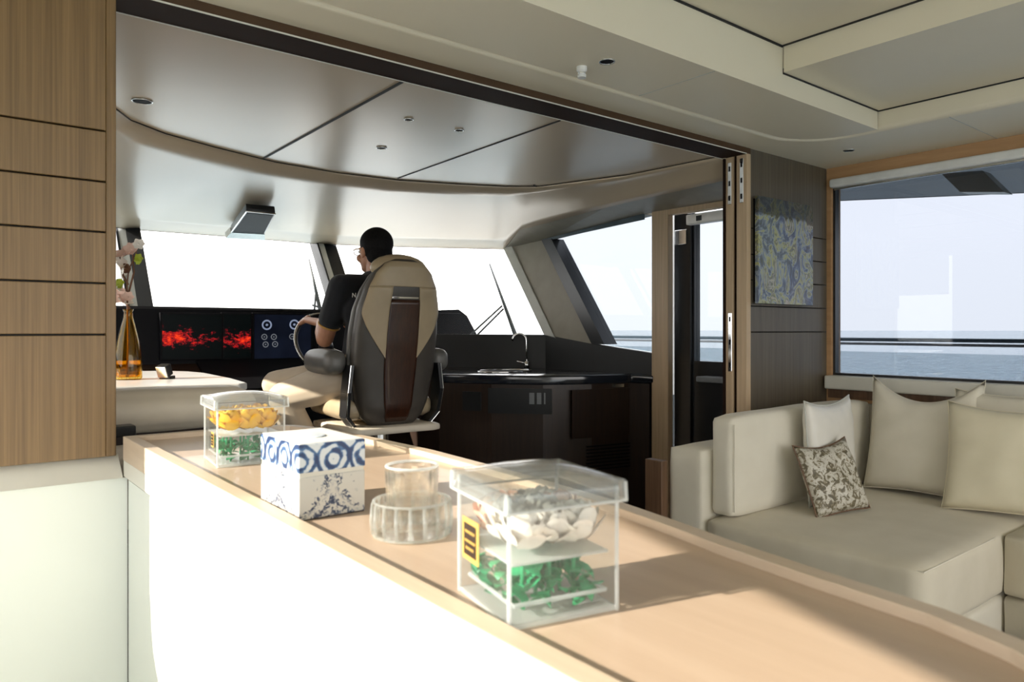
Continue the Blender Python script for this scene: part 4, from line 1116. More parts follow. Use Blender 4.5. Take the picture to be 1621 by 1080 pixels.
# steering wheel, rim tilted back
wc = Vector((1.86, 4.07, 1.165)); tilt = math.radians(62)
t = thing('steering_wheel', 'black steering wheel with bright metal rim in front of the helmsman', 'steering wheel', wc)
MW = Matrix.Rotation(tilt, 4, 'X')
RW = .195
bm = NB(); torus(bm, RW, .012, MW, seg=48, ms=10); meshobj('rim', bm, 'black_trim', t, local=True, smooth=True)
bm = NB(); torus(bm, RW+.007, .0075, MW @ Matrix.Translation((0, 0, .006)), seg=48, ms=8); meshobj('rim_trim', bm, 'steel', t, local=True, smooth=True)
for k in range(3):
    a = PI/2+k*2*PI/3; bm = NB(); tube(bm, [MW @ Vector((.03*math.cos(a), .03*math.sin(a), -.03)), MW @ Vector((.11*math.cos(a), .11*math.sin(a), -.025)), MW @ Vector((RW*math.cos(a), RW*math.sin(a), 0))], .009, 8)
    meshobj('spoke', bm, 'steel', t, local=True, smooth=True)
bm = NB(); ell(bm, MW @ Vector((0, 0, -.03)), (.045, .045, .045), sub=2); tube(bm, [MW @ Vector((0, 0, -.03)), MW @ Vector((0, 0, -.36))], .03, 12); meshobj('hub', bm, 'black_trim', t, local=True, smooth=True)
# throttle and small controls right of the wheel
t = thing('throttle_lever', 'twin black throttle levers on the console beside the steering wheel', 'throttle', (2.25, 4.34, 1.02))
for k in (0, 1):
    bm = NB(); tube(bm, [(2.22+.05*k, 4.36, .99), (2.22+.05*k, 4.30, 1.12)], .007, 8); ell(bm, (2.22+.05*k, 4.30, 1.125), (.018, .018, .022), sub=2); meshobj('lever', bm, 'chrome', t, smooth=True)
bm = NB(); box(bm, 2.18, 2.32, 4.28, 4.42, .955, 1.0, .006, 2); meshobj('base', bm, 'black_trim', t)
# overhead display hanging from the wheelhouse ceiling
t = thing('overhead_monitor', 'black overhead monitor tilted from the ceiling above the windscreen', 'monitor', P(395, 345, Z=.70))
q = [P(390, 335, Z=.705), P(436, 339, Z=.705), P(419, 371, Z=.655), P(366, 368, Z=.655)]
bm = NB(); slab(bm, q, (0, .012, .05)); o = meshobj('housing', bm, 'black_trim', t); bevel_mod(o, .006, 2)
qc = sum(q, Vector((0, 0, 0)))/4
bm = NB(); slab(bm, [qc+(v-qc)*.9+Vector((0, 0, -.0025)) for v in q], (0, 0, .002)); meshobj('display', bm, 'black_matte', t)
bm = NB(); tube(bm, [q[3]+Vector((0, -.003, 0)), q[0]+Vector((0, -.004, 0)), q[1]+Vector((0, -.004, 0))], .0045, 6); meshobj('metal_edge', bm, 'steel', t)
bm = NB(); slab(bm, [q[3]+Vector((0, 0, -.002)), q[2]+Vector((0, 0, -.002)), q[2]+Vector((.02, .05, -.035)), q[3]+Vector((-.02, .05, -.035))], (0, .02, .04)); meshobj('bracket', bm, 'steel', t)
# wipers outside the glass
def wiper(name, blade, armpts, label, Yp):
    t = thing(name, label, 'wiper', blade[1])
    bm = NB(); tube(bm, blade, .011, 8, radii=[.006, .016]); meshobj('blade', bm, 'rubber_grey', t, smooth=True)
    bm = NB()
    for a in armpts: tube(bm, a, .0075, 6)
    meshobj('arm', bm, 'rubber_grey', t, smooth=True)
nC = Vector((0, -1, .76)).normalized()
ptC = C1t+Vector((0, .13, 0))
wiper('windscreen_wiper', [PP(489, 411, ptC, nC), PP(507, 492, ptC, nC)], [[PP(500, 462, ptC, nC), PP(497, 500, ptC, nC)], [PP(494, 483, ptC, nC)+Vector((0, 0, 0)), PP(503, 486, ptC, nC)]], 'windscreen wiper upright beside the helmsman', 0)
nS = (T2t-C1t).cross(C1b-C1t).normalized(); ptS = C1t+Vector((.09, .10, 0))
wiper('windscreen_wiper', [PP(775, 418, ptS, nS), PP(816, 531, ptS, nS)], [[PP(795, 484, ptS, nS), PP(745, 530, ptS, nS)], [PP(797, 489, ptS, nS), PP(752, 534, ptS, nS)]], 'windscreen wiper with twin arms right of the helm chair', 0)
# ================================================================== GALLEY CABINET (starboard)
t = thing('galley_cabinet', 'dark wood curved cabinet with glossy black worktop beside the side door', 'cabinet', (3.0, 3.5, 0))
fr = [P(1035, 591, X=3.40), P(1000, 592, Z=-.27), P(940, 594, Z=-.27), P(860, 595, Z=-.27), P(775, 594, Z=-.27), P(690, 592, Z=-.27)]
fr = [Vector((p.x, p.y, 0)) for p in fr]

back = [(2.36, 4.52), (3.05, 4.52), (3.36, 3.86), (3.40, 3.42), (3.405, 2.95)]
poly = [(p.x, p.y) for p in fr]+back
poly = [(min(x, 3.405), y) for x, y in poly]
bm = NB(); prism(bm, poly, Hh-.325, Hh-.27); o = meshobj('worktop', bm, 'black_counter', t); bevel_mod(o, .012, 3)
cx_ = sum(x for x, y in poly)/len(poly); cy_ = sum(y for x, y in poly)/len(poly)
poly2 = [(cx_+(x-cx_)*.965, cy_+(y-cy_)*.965) for x, y in poly]
bm = NB(); prism(bm, poly2, 0, Hh-.325); meshobj('body', bm, 'dark_wood', t)
def onface(pxa, pya, pxb, pyb, nm, mt_, dep=.006, off=.004, parent=None):
    """flat fitting on the cabinet front between two pixels"""
    # front plane through poly2 nearest points
    A0 = Vector((poly2[1][0], poly2[1][1], 0)); A1 = Vector((poly2[4][0], poly2[4][1], 0)); d = (A1-A0).normalized(); n_ = Vector((d.y, -d.x, 0))
    if n_.dot(Vector((0, 0, 0))-A0) < 0: n_ = -n_
    mid = (pxa+pxb)/2
    # bulge of the curved front
    pm = A0+n_*.0
    best = None
    for i in range(5):
        p_, q_ = Vector((*poly2[i], 0)), Vector((*poly2[i+1], 0)); e_ = (q_-p_).normalized(); nn = Vector((e_.y, -e_.x, 0))
        if nn.dot(-p_) < 0: nn = -nn
        h_ = PP(mid, pya, p_, nn)
        s_ = (Vector((h_.x, h_.y, 0))-p_).dot(e_)/(q_-p_).length
        if -.02 <= s_ <= 1.02: best = (p_, nn)
    p_, nn = best if best else (A0, n_)
    c_ = [PP(pxa, pya, p_+nn*off, nn), PP(pxb, pya, p_+nn*off, nn), PP(pxb, pyb, p_+nn*off, nn), PP(pxa, pyb, p_+nn*off, nn)]
    zt_2, zb_2 = (c_[0].z+c_[1].z)/2, (c_[2].z+c_[3].z)/2
    c_[0].z = c_[1].z = zt_2; c_[2].z = c_[3].z = zb_2
    bm = NB(); slab(bm, c_, nn*dep); return meshobj(nm, bm, mt_, parent or t), (p_, nn)
pn, _ = onface(773, 615, 874, 655, 'switch_panel', 'black_trim', .006, .002)
for a, b2 in ((838, 846), (850, 857), (861, 869)):
    onface(a, 622, b2, 640, 'switch', 'rubber_grey', .004, .009, pn)
onface(733, 620, 762, 650, 'socket_box', 'black_trim', .008, .002)
dr, _ = onface(905, 615, 1028, 690, 'drawer_front', 'dark_wood', .006, .001)
onface(969, 608, 986, 613, 'drawer_handle', 'steel', .012, .008, dr)
for yy in range(8):
    onface(928, 702+yy*5.2, 1028, 704+yy*5.2, 'vent_slat', 'black_matte', .008, .002)
# sink and tap
sc = P(798, 588, Z=-.27)
t = thing('galley_sink', 'round steel rimmed sink set in the black worktop', 'sink', (sc.x, sc.y, Hh-.27))
bm = NB(); torus(bm, .17, .005, Matrix.Translation((0, 0, .003)) @ Matrix.Diagonal((1.15, .85, 1, 1)), seg=48, ms=6); meshobj('rim', bm, 'chrome', t, local=True, smooth=True)
bm = NB(); lathe(bm, [(0, .0012), (.168, .0012), (.168, .003), (0, .003)], 40)
for v in bm.verts: v.co.x *= 1.15; v.co.y *= .85
meshobj('basin', bm, 'black_trim', t, local=True)
fb_ = P(834, 583.5, Z=-.27)
t = thing('sink_tap', 'slim chrome arched tap standing behind the sink', 'tap', (fb_.x, fb_.y, Hh-.27))
dd = fb_.length/FP*1.0
dpt = (Vector((fb_.x, fb_.y, 0)).normalized())
rt = Vector((cT, -sT, 0)); S1 = (fb_-CAM).dot(Vector((sT, cT, 0)))/FP
pts = [Vector((0, 0, 0)), rt*-1*S1+Vector((0, 0, 38*S1))]
for a in range(0, 181, 20):
    pts.append(rt*(-12+11*math.cos(math.radians(a)))*S1+Vector((0, 0, (44+11*math.sin(math.radians(a)))*S1)))
bm = NB(); tube(bm, pts, .0075, 10); meshobj('spout', bm, 'chrome', t, local=True, smooth=True)
bm = NB(); tube(bm, [(0, 0, 0), (0, 0, .05)], .018, 14); meshobj('body', bm, 'chrome', t, local=True, smooth=True)
bm = NB(); tube(bm, [rt*-1*.0+Vector((0, 0, .035)), rt*-.07+Vector((0, 0, .05))], .006, 8); meshobj('handle', bm, 'chrome', t, local=True, smooth=True)
# ================================================================== DINETTE (port)
t = thing('dinette_table', 'pale rounded table in the wheelhouse under the amber bottle vase', 'table', (.55, 3.2, 0))
tp = [(.06, 2.86), (.508, 2.79), (.80, 2.70), (.885, 2.675), (.925, 2.72), (.96, 3.0), (.985, 3.45), (.96, 3.62), (.88, 3.75), (.80, 3.79), (.06, 3.84)]
bm = NB(); prism(bm, tp, Hh-.222, Hh-.195); o = meshobj('table_top', bm, 'table_top', t); bevel_mod(o, .006, 2)
for p in o.data.polygons: p.use_smooth = False
bm = NB(); c0 = (.5, 3.25); prism(bm, [(c0[0]+(x-c0[0])*.985, c0[1]+(y-c0[1])*.985) for x, y in tp], Hh-.245, Hh-.2225); meshobj('edge_band', bm, 'jamb_wood', t)
bm = NB(); tube(bm, [(.5, 3.3, 0), (.5, 3.3, Hh-.245)], .06, 20); lathe(bm, [(0, 0), (.25, 0), (.25, .02), (0, .02)], 32, (.5, 3.3, 0)); meshobj('pedestal', bm, 'steel', t, smooth=False)
t = thing('dinette_bench', 'rounded pale leather bench back behind the end of the counter', 'bench', (.45, 2.4, 0))
ex = P(330, 650, Y=2.33).x
def bench(x0, x1, y0, y1, z0, z1, bev, seed): return soft_box(x0, x1, y0, y1, z0, z1, bev, .006, 12, seed)
meshobj('backrest', bench(.10, ex+.12, 2.22, 2.40, P(300, 681, Y=2.22).z, P(250, 617, Y=2.3).z, .055, 3), 'bench_leather', t, smooth=True)
meshobj('seat', bench(.10, ex+.10, 2.40, 2.80, .55, .86, .05, 4), 'bench_leather', t, smooth=True)
bm = NB(); box(bm, .10, ex+.05, 2.24, 2.80, .0, .66); meshobj('plinth', bm, 'dark_wood', t)
bm = NB(); box(bm, .18, P(212, 670, Y=2.2).x, 2.17, 2.235, P(200, 690, Y=2.2).z, P(200, 673, Y=2.2).z, .004, 2); meshobj('grab_handle', bm, 'black_trim', t)
# vase with branch
vb = P(203, 601, Z=-.195)
t = thing('glass_vase', 'amber glass bottle vase on the wheelhouse table beside the wooden panel', 'vase', (vb.x, vb.y, Hh-.195))
vs = (vb-CAM).dot(Vector((sT, cT, 0)))/FP
prof_o = [(0, 0), (18, 0), (20, 3), (20, 22), (18.5, 42), (15, 64), (10, 84), (6.5, 98), (6, 106), (7.5, 111)]
bm = NB(); pr = [(r*vs, z*vs) for r, z in prof_o]+[((r-1.2)*vs, z*vs) for r, z in prof_o[::-1][:-3]]+[(17*vs, 4*vs), (0, 4*vs)]
lathe(bm, pr, 36); meshobj('bottle', bm, 'amber_glass', t, local=True, smooth=True)
bm = NB(); pr = [(0, 5), (16.5, 5), (18, 8), (18, 24), (17.2, 30), (0, 30)]; lathe(bm, [(r*vs, z*vs) for r, z in pr], 32); meshobj('liquid', bm, 'amber_liquid', t, local=True, smooth=True)
bm = NB()
for k in range(10):
    a = k*PI/5; tube(bm, [(r*vs*math.cos(a+z*.004), r*vs*math.sin(a+z*.004), z*vs) for r, z in prof_o[1:-1]], .0012, 6)
meshobj('glass_ribs', bm, 'amber_glass', t, local=True, smooth=True)
t = thing('blossom_branch', 'brown branch with pale pink and white blossoms in the amber vase', 'flowers', (vb.x, vb.y, Hh-.195+5*vs))
zv = Vector((0, 0, 1))
def loc(dx, dz, dy=0): return rt*dx*vs+zv*dz*vs+Vector((sT, cT, 0))*dy*vs - zv*5*vs
brs = [[(0, 8), (1, 60), (0, 110), (-1, 150), (2, 175), (12, 195), (16, 212)], [(0, 150), (-8, 165), (-14, 185), (-12, 205)], [(-1, 135), (8, 170), (6, 205)], [(0, 112), (-10, 128), (-18, 140)]]
bm = NB()
for i, b2 in enumerate(brs): tube(bm, [loc(x, z, (i-1)*2) for x, z in b2], .003, 6, radii=[.0042-.0025*j/len(b2) for j in range(len(b2))])
meshobj('twig', bm, 'twig_brown', t, local=True, smooth=True)
def blossom(center, r, material, seed):
    rnd = random.Random(seed); bm = NB(); ax = Vector((rnd.uniform(-.6, .6), rnd.uniform(-1, -.2), rnd.uniform(-.2, .8))).normalized()
    R_ = ax.to_track_quat('Z', 'Y').to_matrix().to_4x4()
    for k in range(6):
        a = k*PI/3+rnd.uniform(-.2, .2); g = []
        for i in range(5):
            v = i/4; w = r*.5*math.sin(PI*(v*.85+.1)); rr = r*v; z = r*.35*v*v+.002*(k % 2)
            c_ = Vector((math.cos(a)*rr, math.sin(a)*rr, z)); s_ = Vector((-math.sin(a), math.cos(a), 0))
            g.append([bm.verts.new(center+R_ @ q) for q in (c_-s_*w+zv*r*.1, c_, c_+s_*w+zv*r*.1)])
        for i in range(4):
            for j in range(2): bm.faces.new((g[i][j], g[i+1][j], g[i+1][j+1], g[i][j+1]))
    ell(bm, center+R_ @ Vector((0, 0, r*.1)), (r*.2,)*3, sub=1)
    meshobj('blossom', bm, material, t, local=True, smooth=True)
for i, (dx, dz, r_, mt_) in enumerate([(-14, 186, 16, 'petal_white'), (-2, 198, 15, 'petal_pink'), (-10, 172, 14, 'petal_white'), (8, 205, 11, 'petal_pink'), (-13, 132, 14, 'petal_pink'), (-4, 122, 12, 'petal_white'), (-16, 146, 11, 'petal_white'), (2, 130, 9, 'petal_pink'), (1, 176, 9, 'twig_brown'), (19, 214, 9, 'petal_white')]):
    blossom(loc(dx, dz, -6+2*(i % 3)), r_*vs, mt_, i)
for i, (dx, dz) in enumerate([(-11, 155), (-13, 150), (18, 192), (20, 188)]):
    blossom(loc(dx, dz, -5), 7*vs, 'leaf_lime', 40+i)
# small camera on the table
cp = P(263, 600, Z=-.195)
t = thing('small_camera', 'small silver and black compact camera lying on the wheelhouse table', 'camera', cp, math.radians(-50))
ks = (cp-CAM).dot(Vector((sT, cT, 0)))/FP
RC = Matrix.Rotation(math.radians(22), 4, 'X')
bm = NB(); box(bm, -.022, .022, -.012, .022, .012, .058, .004, 2, RC); meshobj('body', bm, 'black_trim', t, local=True)
bm = NB(); box(bm, -.022, .022, -.017, -.0125, .012, .058, .002, 1, RC); meshobj('front_plate', bm, 'steel', t, local=True)
bm = NB(); box(bm, -.025, .02, -.01, .03, 0, .012, .002, 1); meshobj('foot', bm, 'black_trim', t, local=True)
# ================================================================== HELM PLATFORM + CHAIR
bm = NB(); box(bm, 1.05, 2.38, 2.9, 4.2, 0, .35, .01, 2); o = meshobj('helm_platform', bm, 'dark_floor'); recenter(o, (1.8, 3.5, 0)); tag(o, 'dark raised platform under the helm chair', 'platform')
PZ = .35
t = thing('helm_chair', 'tall taupe and beige leather helm chair with a wood inlaid back', 'chair', (1.815, 3.22, PZ), math.radians(-3))
ZB, ZT = .43, 1.24
def lerpt(tab, v):
    for (a, x), (b2, y) in zip(tab[:-1], tab[1:]):
        if v <= b2:
            f = (v-a)/(b2-a); f = f*f*(3-2*f)*.35+f*.65; return x+(y-x)*f
    return tab[-1][1]
WID = [(0, .12), (.05, .165), (.15, .195), (.35, .222), (.55, .225), (.70, .215), (.82, .190), (.91, .155), (.97, .11), (1, .05)]
DEP = [(0, .045), (.1, .075), (.5, .085), (.8, .075), (.95, .05), (1, .02)]
def cy(v): return .02-.14*v+.03*math.sin(v*PI)
def shell_pt(a, v, off=0):
    w = lerpt(WID, v)+off; d = lerpt(DEP, v)+off
    ca, sa = math.cos(a), math.sin(a)
    return Vector((w*math.copysign(abs(ca)**.75, ca), cy(v)+d*math.copysign(abs(sa)**.75, sa), ZB+(ZT-ZB)*v))
def rear(u, v, off=0):
    """point on the rear face, u in -1..1"""
    w = lerpt(WID, v)+off; d = lerpt(DEP, v)+off
    x = u*w; s_ = (1-min(1, abs(u))**(2/.75))**(.75/2)
    return Vector((x, cy(v)-d*s_, ZB+(ZT-ZB)*v))
bm = NB(); NV, NA = 40, 40; rows = [[bm.verts.new(shell_pt(2*PI*k/NA, i/NV)) for k in range(NA)] for i in range(NV+1)]
for i in range(NV):
    for k in range(NA): bm.faces.new((rows[i][k], rows[i][(k+1) % NA], rows[i+1][(k+1) % NA], rows[i+1][k]))
bm.faces.new(rows[0][::-1]); bm.faces.new(rows[-1])
meshobj('back_shell', bm, 'leather_taupe', t, local=True, smooth=True)
def rear_patch(name, ul, ur, v0, v1, material, off, th=.008, nu=14, nv=26, parent=None):
    bm = NB(); F = []; 
    for lay in (0, 1):
        rr = []
        for i in range(nv+1):
            v = v0+(v1-v0)*i/nv; a, b2 = ul(v), ur(v)
            rr.append([bm.verts.new(rear(a+(b2-a)*j/nu, v, off-(th if lay else 0))) for j in range(nu+1)])
        F.append(rr)
    for i in range(nv):
        for j in range(nu):
            bm.faces.new((F[0][i][j], F[0][i][j+1], F[0][i+1][j+1], F[0][i+1][j])); bm.faces.new((F[1][i][j], F[1][i+1][j], F[1][i+1][j+1], F[1][i][j+1]))
    for i in range(nv):
        bm.faces.new((F[0][i][0], F[0][i+1][0], F[1][i+1][0], F[1][i][0])); bm.faces.new((F[0][i][nu], F[1][i][nu], F[1][i+1][nu], F[0][i+1][nu]))
    for j in range(nu):
        bm.faces.new((F[0][0][j], F[1][0][j], F[1][0][j+1], F[0][0][j+1])); bm.faces.new((F[0][nv][j], F[0][nv][j+1], F[1][nv][j+1], F[1][nv][j]))
    return meshobj(name, bm, material, parent or t, local=True, smooth=True)
wu = .37
o = rear_patch('upper_panel', lambda v: -.93+(max(0, .68-v)/.27)**1.3*(.93-wu), lambda v: -wu+.0, .41, .835, 'leather_beige', .007); o['label'] = 'beige leather lobe left of the wood strip'
o = rear_patch('upper_panel', lambda v: wu, lambda v: .93-(max(0, .68-v)/.27)**1.3*(.93-wu), .41, .835, 'leather_beige', .007)
rear_patch('headrest_cover', lambda v: -.93, lambda v: .93, .8352, .985, 'leather_beige', .0075)
o = rear_patch('wood_inlay', lambda v: -wu-.015, lambda v: wu+.015, .02, .758, 'inlay_wood', .0045); o['label'] = 'dark red brown wood strip down the chair back'
rear_patch('slot', lambda v: -wu-.015, lambda v: wu+.015, .7582, .835, 'black_matte', -.004)
o = rear_patch('slot_bar', lambda v: -wu-.01, lambda v: wu+.01, .765, .775, 'chrome', .004)
# front bolsters seen past the left side
bm = NB()
for i in range(NV+1): pass
rows = []
for i in range(NV+1):
    v = .04+.94*i/NV; w = lerpt(WID, v)*1.03; rr = []
    for k in range(16):
        a = k/15*PI; rr.append(bm.verts.new((-w*.0+w*math.cos(a)*1.0, cy(v)+.02+(lerpt(DEP, v)+.055)*math.sin(a)**.8, ZB+(ZT-ZB)*v*.985+.0)))
    rows.append(rr)
for i in range(NV):
    for k in range(15): bm.faces.new((rows[i][k], rows[i][k+1], rows[i+1][k+1], rows[i+1][k]))
    bm.faces.new((rows[i][15], rows[i][0], rows[i+1][0], rows[i+1][15]))
bm.faces.new(rows[0]); bm.faces.new(rows[-1][::-1])
meshobj('back_cushion', bm, 'leather_grey', t, local=True, smooth=True)
bm = NB(); ell(bm, (0, cy(.93)+.035, ZB+(ZT-ZB)*.95), (.15, .075, .07), sub=3); meshobj('headrest', bm, 'leather_beige', t, local=True, smooth=True)
for s_ in (-1, 1):
    bm = soft_box(s_*.285-.055, s_*.285+.055, .0, .34, .685, .80, .045, .004, 10, 2)
    meshobj('armrest', bm, 'leather_grey', t, local=True, smooth=True)
    bm = NB(); path = [(s_*.235, -.01, .73), (s_*.250, -.01, .60), (s_*.245, .02, .48), (s_*.18, .04, .40)]
    for a, c_ in zip(path[:-1], path[1:]):
        a, c_ = Vector(a), Vector(c_); w_ = Vector((0, .045, 0)); n_ = (c_-a).cross(w_).normalized()*.008
        hexa(bm, [a-w_-n_, a+w_-n_, a+w_+n_, a-w_+n_], [c_-w_-n_, c_+w_-n_, c_+w_+n_, c_-w_+n_])
    arm = meshobj('arm_bracket', bm, 'black_trim', t, local=True)
    bm = NB(); tube(bm, [Vector(p)+Vector((s_*.009, -.048, 0)) for p in path], .003, 6); meshobj('bracket_edge', bm, 'chrome', arm, local=True)
meshobj('seat_cushion', soft_box(-.25, .25, .02, .50, .455, .565, .045, .01, 10, 5), 'leather_beige', t, local=True, smooth=True)
o = meshobj('seat_pan', soft_box(-.25, .24, -.07, .44, .385, .43, .02, 0, 10, 6), 'leather_cream', t, local=True, smooth=True)
bm = NB(); tube(bm, [(0, .16, .0), (0, .16, .39)], .055, 24); lathe(bm, [(0, 0), (.20, 0), (.20, .015), (.08, .03), (0, .03)], 36, (0, .16, 0)); meshobj('pedestal', bm, 'steel', t, local=True, smooth=False)
bm = NB(); box(bm, -.2, .2, .42, .62, .10, .125, .006, 2); tube(bm, [(0, .16, .12), (0, .45, .11)], .02, 10); meshobj('footrest', bm, 'steel', t, local=True)
# ================================================================== HELMSMAN
HC = Vector((1.862, 3.50, 1.665))       # head centre
def hd_(x, y, z): # head local: y forward, x right ; turned a little to port
    a = math.radians(8); return HC + Vector((x*math.cos(a)-y*math.sin(a), x*math.sin(a)+y*math.cos(a), z))
ShL, ShR = Vector((1.66, 3.47, 1.468)), Vector((2.04, 3.46, 1.475))
ElL, ElR = Vector((1.632, 3.61, 1.20)), Vector((2.13, 3.62, 1.22))
HaL, HaR = Vector((1.742, 3.90, 1.300)), Vector((2.035, 3.93, 1.27))
HiL, HiR = Vector((1.70, 3.42, 1.01)), Vector((1.87, 3.50, 1.01))
KnL, KnR = Vector((1.425, 3.66, .905)), Vector((1.47, 3.86, .955))
AnL, AnR = Vector((1.62, 3.60, .49)), Vector((1.66, 3.88, .49))
bm = NB()
RH = Matrix.Rotation(math.radians(8), 4, 'Z')
ell(bm, hd_(0, -.012, .030), (.076, .094, .088), RH); ell(bm, hd_(0, .022, -.040), (.060, .070, .075), RH); ell(bm, hd_(0, .050, -.085), (.040, .035, .028), RH)
ell(bm, hd_(0, -.04, -.03), (.064, .062, .07), RH)
capsule(bm, hd_(0, .092, -.005), .009, hd_(0, .108, -.034), .013)       # nose
ell(bm, hd_(0, .080, -.066), (.026, .014, .010), RH)                     # lips
ell(bm, hd_(0, .078, .018), (.050, .016, .010), RH)                      # brow
for s_ in (-1, 1):
    ell(bm, hd_(s_*.078, -.008, -.012), (.010, .020, .031), RH)           # ears
    ell(bm, hd_(s_*.048, .055, -.035), (.022, .022, .022), RH)
capsule(bm, hd_(0, -.028, -.06), .056, Vector((1.86, 3.455, 1.49)), .062)
capsule(bm, Vector((1.86, 3.46, 1.40)), .12, Vector((1.82, 3.46, 1.05)), .125)
capsule(bm, ShL+Vector((.05, 0, -.01)), .058, ShR-Vector((.05, 0, .01)), .058)
def limb(bm, pts):
    for (a, ra), (b2, rb) in zip(pts[:-1], pts[1:]): capsule(bm, a, ra, b2, rb)
limb(bm, [(ShL, .052), (ElL, .045), (ElL.lerp(HaL, .35), .045), (ElL.lerp(HaL, .88), .028)])
limb(bm, [(ShR, .052), (ElR, .045), (ElR.lerp(HaR, .35), .045), (ElR.lerp(HaR, .88), .028)])
limb(bm, [(HiL, .08), (KnL, .052), (KnL.lerp(AnL, .35), .050), (AnL, .032)]); limb(bm, [(HiR, .08), (KnR, .052), (KnR.lerp(AnR, .35), .050), (AnR, .032)])
capsule(bm, HiL, .09, HiR, .09)
# hands closed on the wheel rim
def rimpt(a): return wc + MW @ Vector((RW*math.cos(a), RW*math.sin(a), .004))
def hand(bm, wr, angc, s_):
    g = rimpt(angc); tang = (rimpt(angc+.05)-rimpt(angc-.05)).normalized(); axis = (MW.to_3x3() @ Vector((0, 0, 1)))
    outw = (g-wc).normalized(); d = (g-wr).normalized()
    palm = g-d*.028+axis*.012
    capsule(bm, wr, .026, palm, .020)
    for k in range(4):
        base = palm+tang*(.030-.020*k)+d*.008; L_ = (.9, 1.0, .95, .78)[k]
        p1_ = g+tang*(.031-.0205*k)+axis*.024*L_+d*.006; p2_ = g+tang*(.031-.0205*k)+d*.026*L_+axis*.008; p3_ = g+tang*(.031-.0205*k)+d*.022*L_-axis*.016
        limb(bm, [(base, .0105), (p1_, .0095), (p2_, .0088), (p3_, .0078)])
    th = palm+tang*.036*s_; limb(bm, [(palm+tang*.015*s_, .013), (palm+tang*.040*s_+d*.012, .011), (g+tang*.052*s_+axis*.014, .0095)])
aL = math.atan2(.155, -.12); aR = math.atan2(.10, .165)
hand(bm, ElL.lerp(HaL, .86), aL, 1); hand(bm, ElR.lerp(HaR, .86), aR, -1)
body = link('person', blob(bm, .0055, 3, .45), 'skin', smooth=True)
recenter(body, (1.8, 3.5, PZ)); tag(body, 'seated person in black polo shirt and beige trousers steering at the helm', 'person')
body['category'] = 'person'
# hair
bm = NB(); ell(bm, hd_(0, -.022, .040), (.084, .097, .088), RH, 4)
bmesh.ops.bisect_plane(bm, geom=bm.verts[:]+bm.edges[:]+bm.faces[:], plane_co=hd_(0, .035, .048), plane_no=(RH.to_3x3() @ Vector((0, .80, -.42))).normalized(), clear_outer=True)
bmesh.ops.holes_fill(bm, edges=bm.edges[:])
ell(bm, hd_(0, -.048, -.015), (.072, .066, .080), RH, 3); 
for s_ in (-1, 1): ell(bm, hd_(s_*.066, -.02, .012), (.014, .042, .040), RH, 3)
link('hair', blob(bm, .005, 3, .4), 'hair_black', body, smooth=True)
# spectacles
bm = NB()
for s_ in (-1, 1):
    tube(bm, [hd_(s_*.080, -.010, .008), hd_(s_*.080, .04, .011), hd_(s_*.066, .094, .010)], .0026, 6)
    torus(bm, .024, .0022, Matrix.Translation(hd_(s_*.034, .100, .002)) @ RH @ Matrix.Rotation(PI/2, 4, 'X') @ Matrix.Diagonal((1.1, .8, 1, 1)), seg=24, ms=6)
tube(bm, [hd_(-.012, .102, .006), hd_(.012, .102, .006)], .002, 6)
g_ = meshobj('glasses', bm, 'gold_thread', body, smooth=True)
bm = NB()
for s_ in (-1, 1): ell(bm, hd_(s_*.034, .100, .002), (.024, .001, .018), RH, 2)
meshobj('lens', bm, 'spectacle_lens', g_, smooth=True)
for s_ in (-1, 1):
    bm = NB(); ell(bm, hd_(s_*.033, .078, .002), (.012, .010, .010), RH, 2); meshobj('eye', bm, 'white_paint', body, smooth=True)
# polo shirt
bm = NB()
limb(bm, [(Vector((1.86, 3.45, 1.44)), .135), (Vector((1.845, 3.45, 1.30)), .155), (Vector((1.82, 3.46, 1.08)), .155), (Vector((1.81, 3.46, 1.0)), .15)])
capsule(bm, ShL+Vector((.03, 0, 0)), .070, ShR-Vector((.03, 0, 0)), .070); ell(bm, (1.86, 3.46, 1.36), (.20, .125, .15))
ell(bm, (1.86, 3.455, 1.49), (.105, .080, .055))
hemL = ShL.lerp(ElL, .60); hemR = ShR.lerp(ElR, .60)
limb(bm, [(ShL, .070), (hemL, .066)]); limb(bm, [(ShR, .070), (hemR, .066)])
sm = link('polo_shirt', blob(bm, .008, 4, .5), 'shirt_black', body, smooth=True)
def hemring(c_, ax, R_, r_, nm, mt_):
    Mx = Matrix.Translation(c_) @ ax.normalized().to_track_quat('Z', 'Y').to_matrix().to_4x4()
    bm = NB(); torus(bm, R_, r_, Mx, seg=32, ms=6); return meshobj(nm, bm, mt_, sm, smooth=True)
for a, b2, h_ in ((ShL, ElL, hemL), (ShR, ElR, hemR)):
    ax = (b2-a).normalized(); hemring(h_+ax*.040, ax, .0545, .0055, 'sleeve_piping', 'gold_thread')
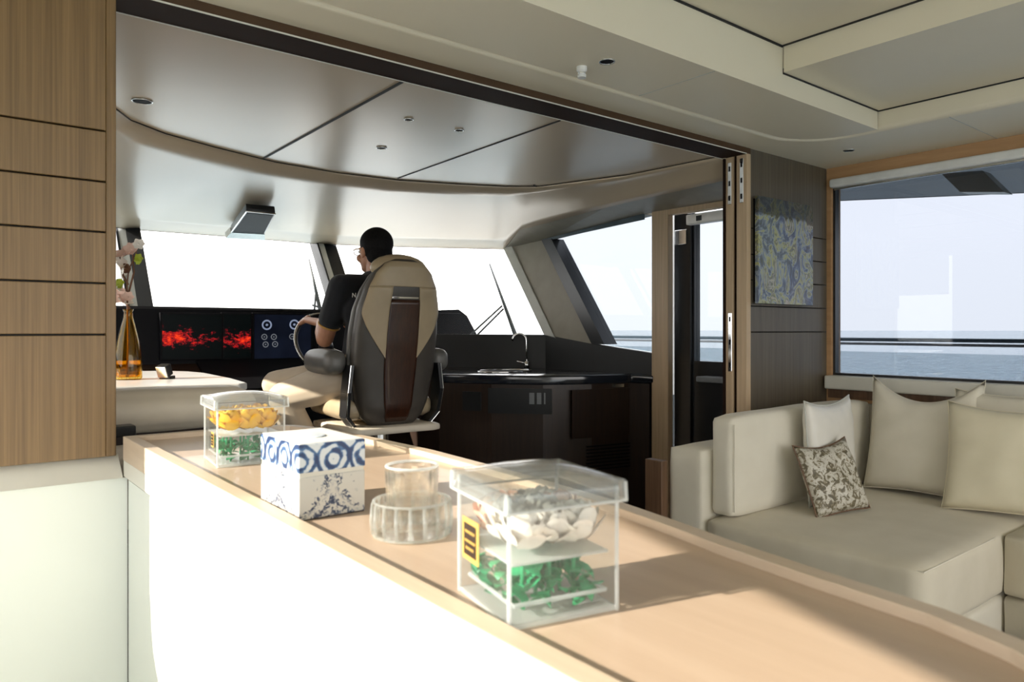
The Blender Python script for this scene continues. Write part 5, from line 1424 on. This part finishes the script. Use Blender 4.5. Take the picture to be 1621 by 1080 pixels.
cl = hemring(Vector((1.86, 3.462, 1.532)), Vector((0, .25, 1)), .068, .014, 'collar', 'shirt_black'); cl2 = hemring(Vector((1.86, 3.460, 1.541)), Vector((0, .25, 1)), .071, .003, 'collar_piping', 'gold_thread')
# white letters on the shirt back
from mathutils.bvhtree import BVHTree
bv = BVHTree.FromPolygons([v.co for v in sm.data.vertices], [tuple(p.vertices) for p in sm.data.polygons])
def onshirt(px_, py_):
    h = bv.ray_cast(CAM, ray(px_, py_).normalized()); p = h[0] if h[0] is not None else P(px_, py_, Y=3.36)
    return p+(h[1] if h[1] is not None else Vector((0, -1, 0)))*.0015
bm = NB(); h1 = 7; w1_ = 5
def stroke(a, c_): tube(bm, [onshirt(558+a[0]+(c_[0]-a[0])*k/3, 471-a[1]-(c_[1]-a[1])*k/3) for k in range(4)], .0022, 6)
stroke((0, 0), (0, h1)); stroke((0, h1), (w1_, 0)); stroke((w1_, 0), (w1_, h1)); stroke((7, 0), (9.5, h1*.8)); stroke((9.5, h1*.8), (12, 0))
meshobj('shirt_lettering', bm, 'white_paint', sm)
# trousers
bm = NB()
limb(bm, [(HiL+Vector((0, -.02, .0)), .110), (HiL.lerp(KnL, .5), .098), (KnL, .076), (KnL.lerp(AnL, .45), .074), (KnL.lerp(AnL, .97), .056)])
limb(bm, [(HiR, .110), (HiR.lerp(KnR, .5), .098), (KnR, .078), (KnR.lerp(AnR, .45), .074), (KnR.lerp(AnR, .97), .056)])
capsule(bm, HiL, .125, HiR, .125); capsule(bm, Vector((1.80, 3.46, 1.02)), .14, Vector((1.80, 3.46, .97)), .14)
tr = link('trousers', blob(bm, .008, 4, .5), 'trouser_beige', body, smooth=True)
for A1_, kn in ((AnL, KnL), (AnR, KnR)):
    bm = NB(); dx = Vector((-.6, .75, 0)).normalized()
    limb(bm, [(A1_+Vector((0, 0, -.03)), .038), (A1_+dx*.06+Vector((0, 0, -.045)), .040), (A1_+dx*.15+Vector((0, 0, -.055)), .034)])
    link('shoe', blob(bm, .007, 2), 'shoe_leather', body, smooth=True)
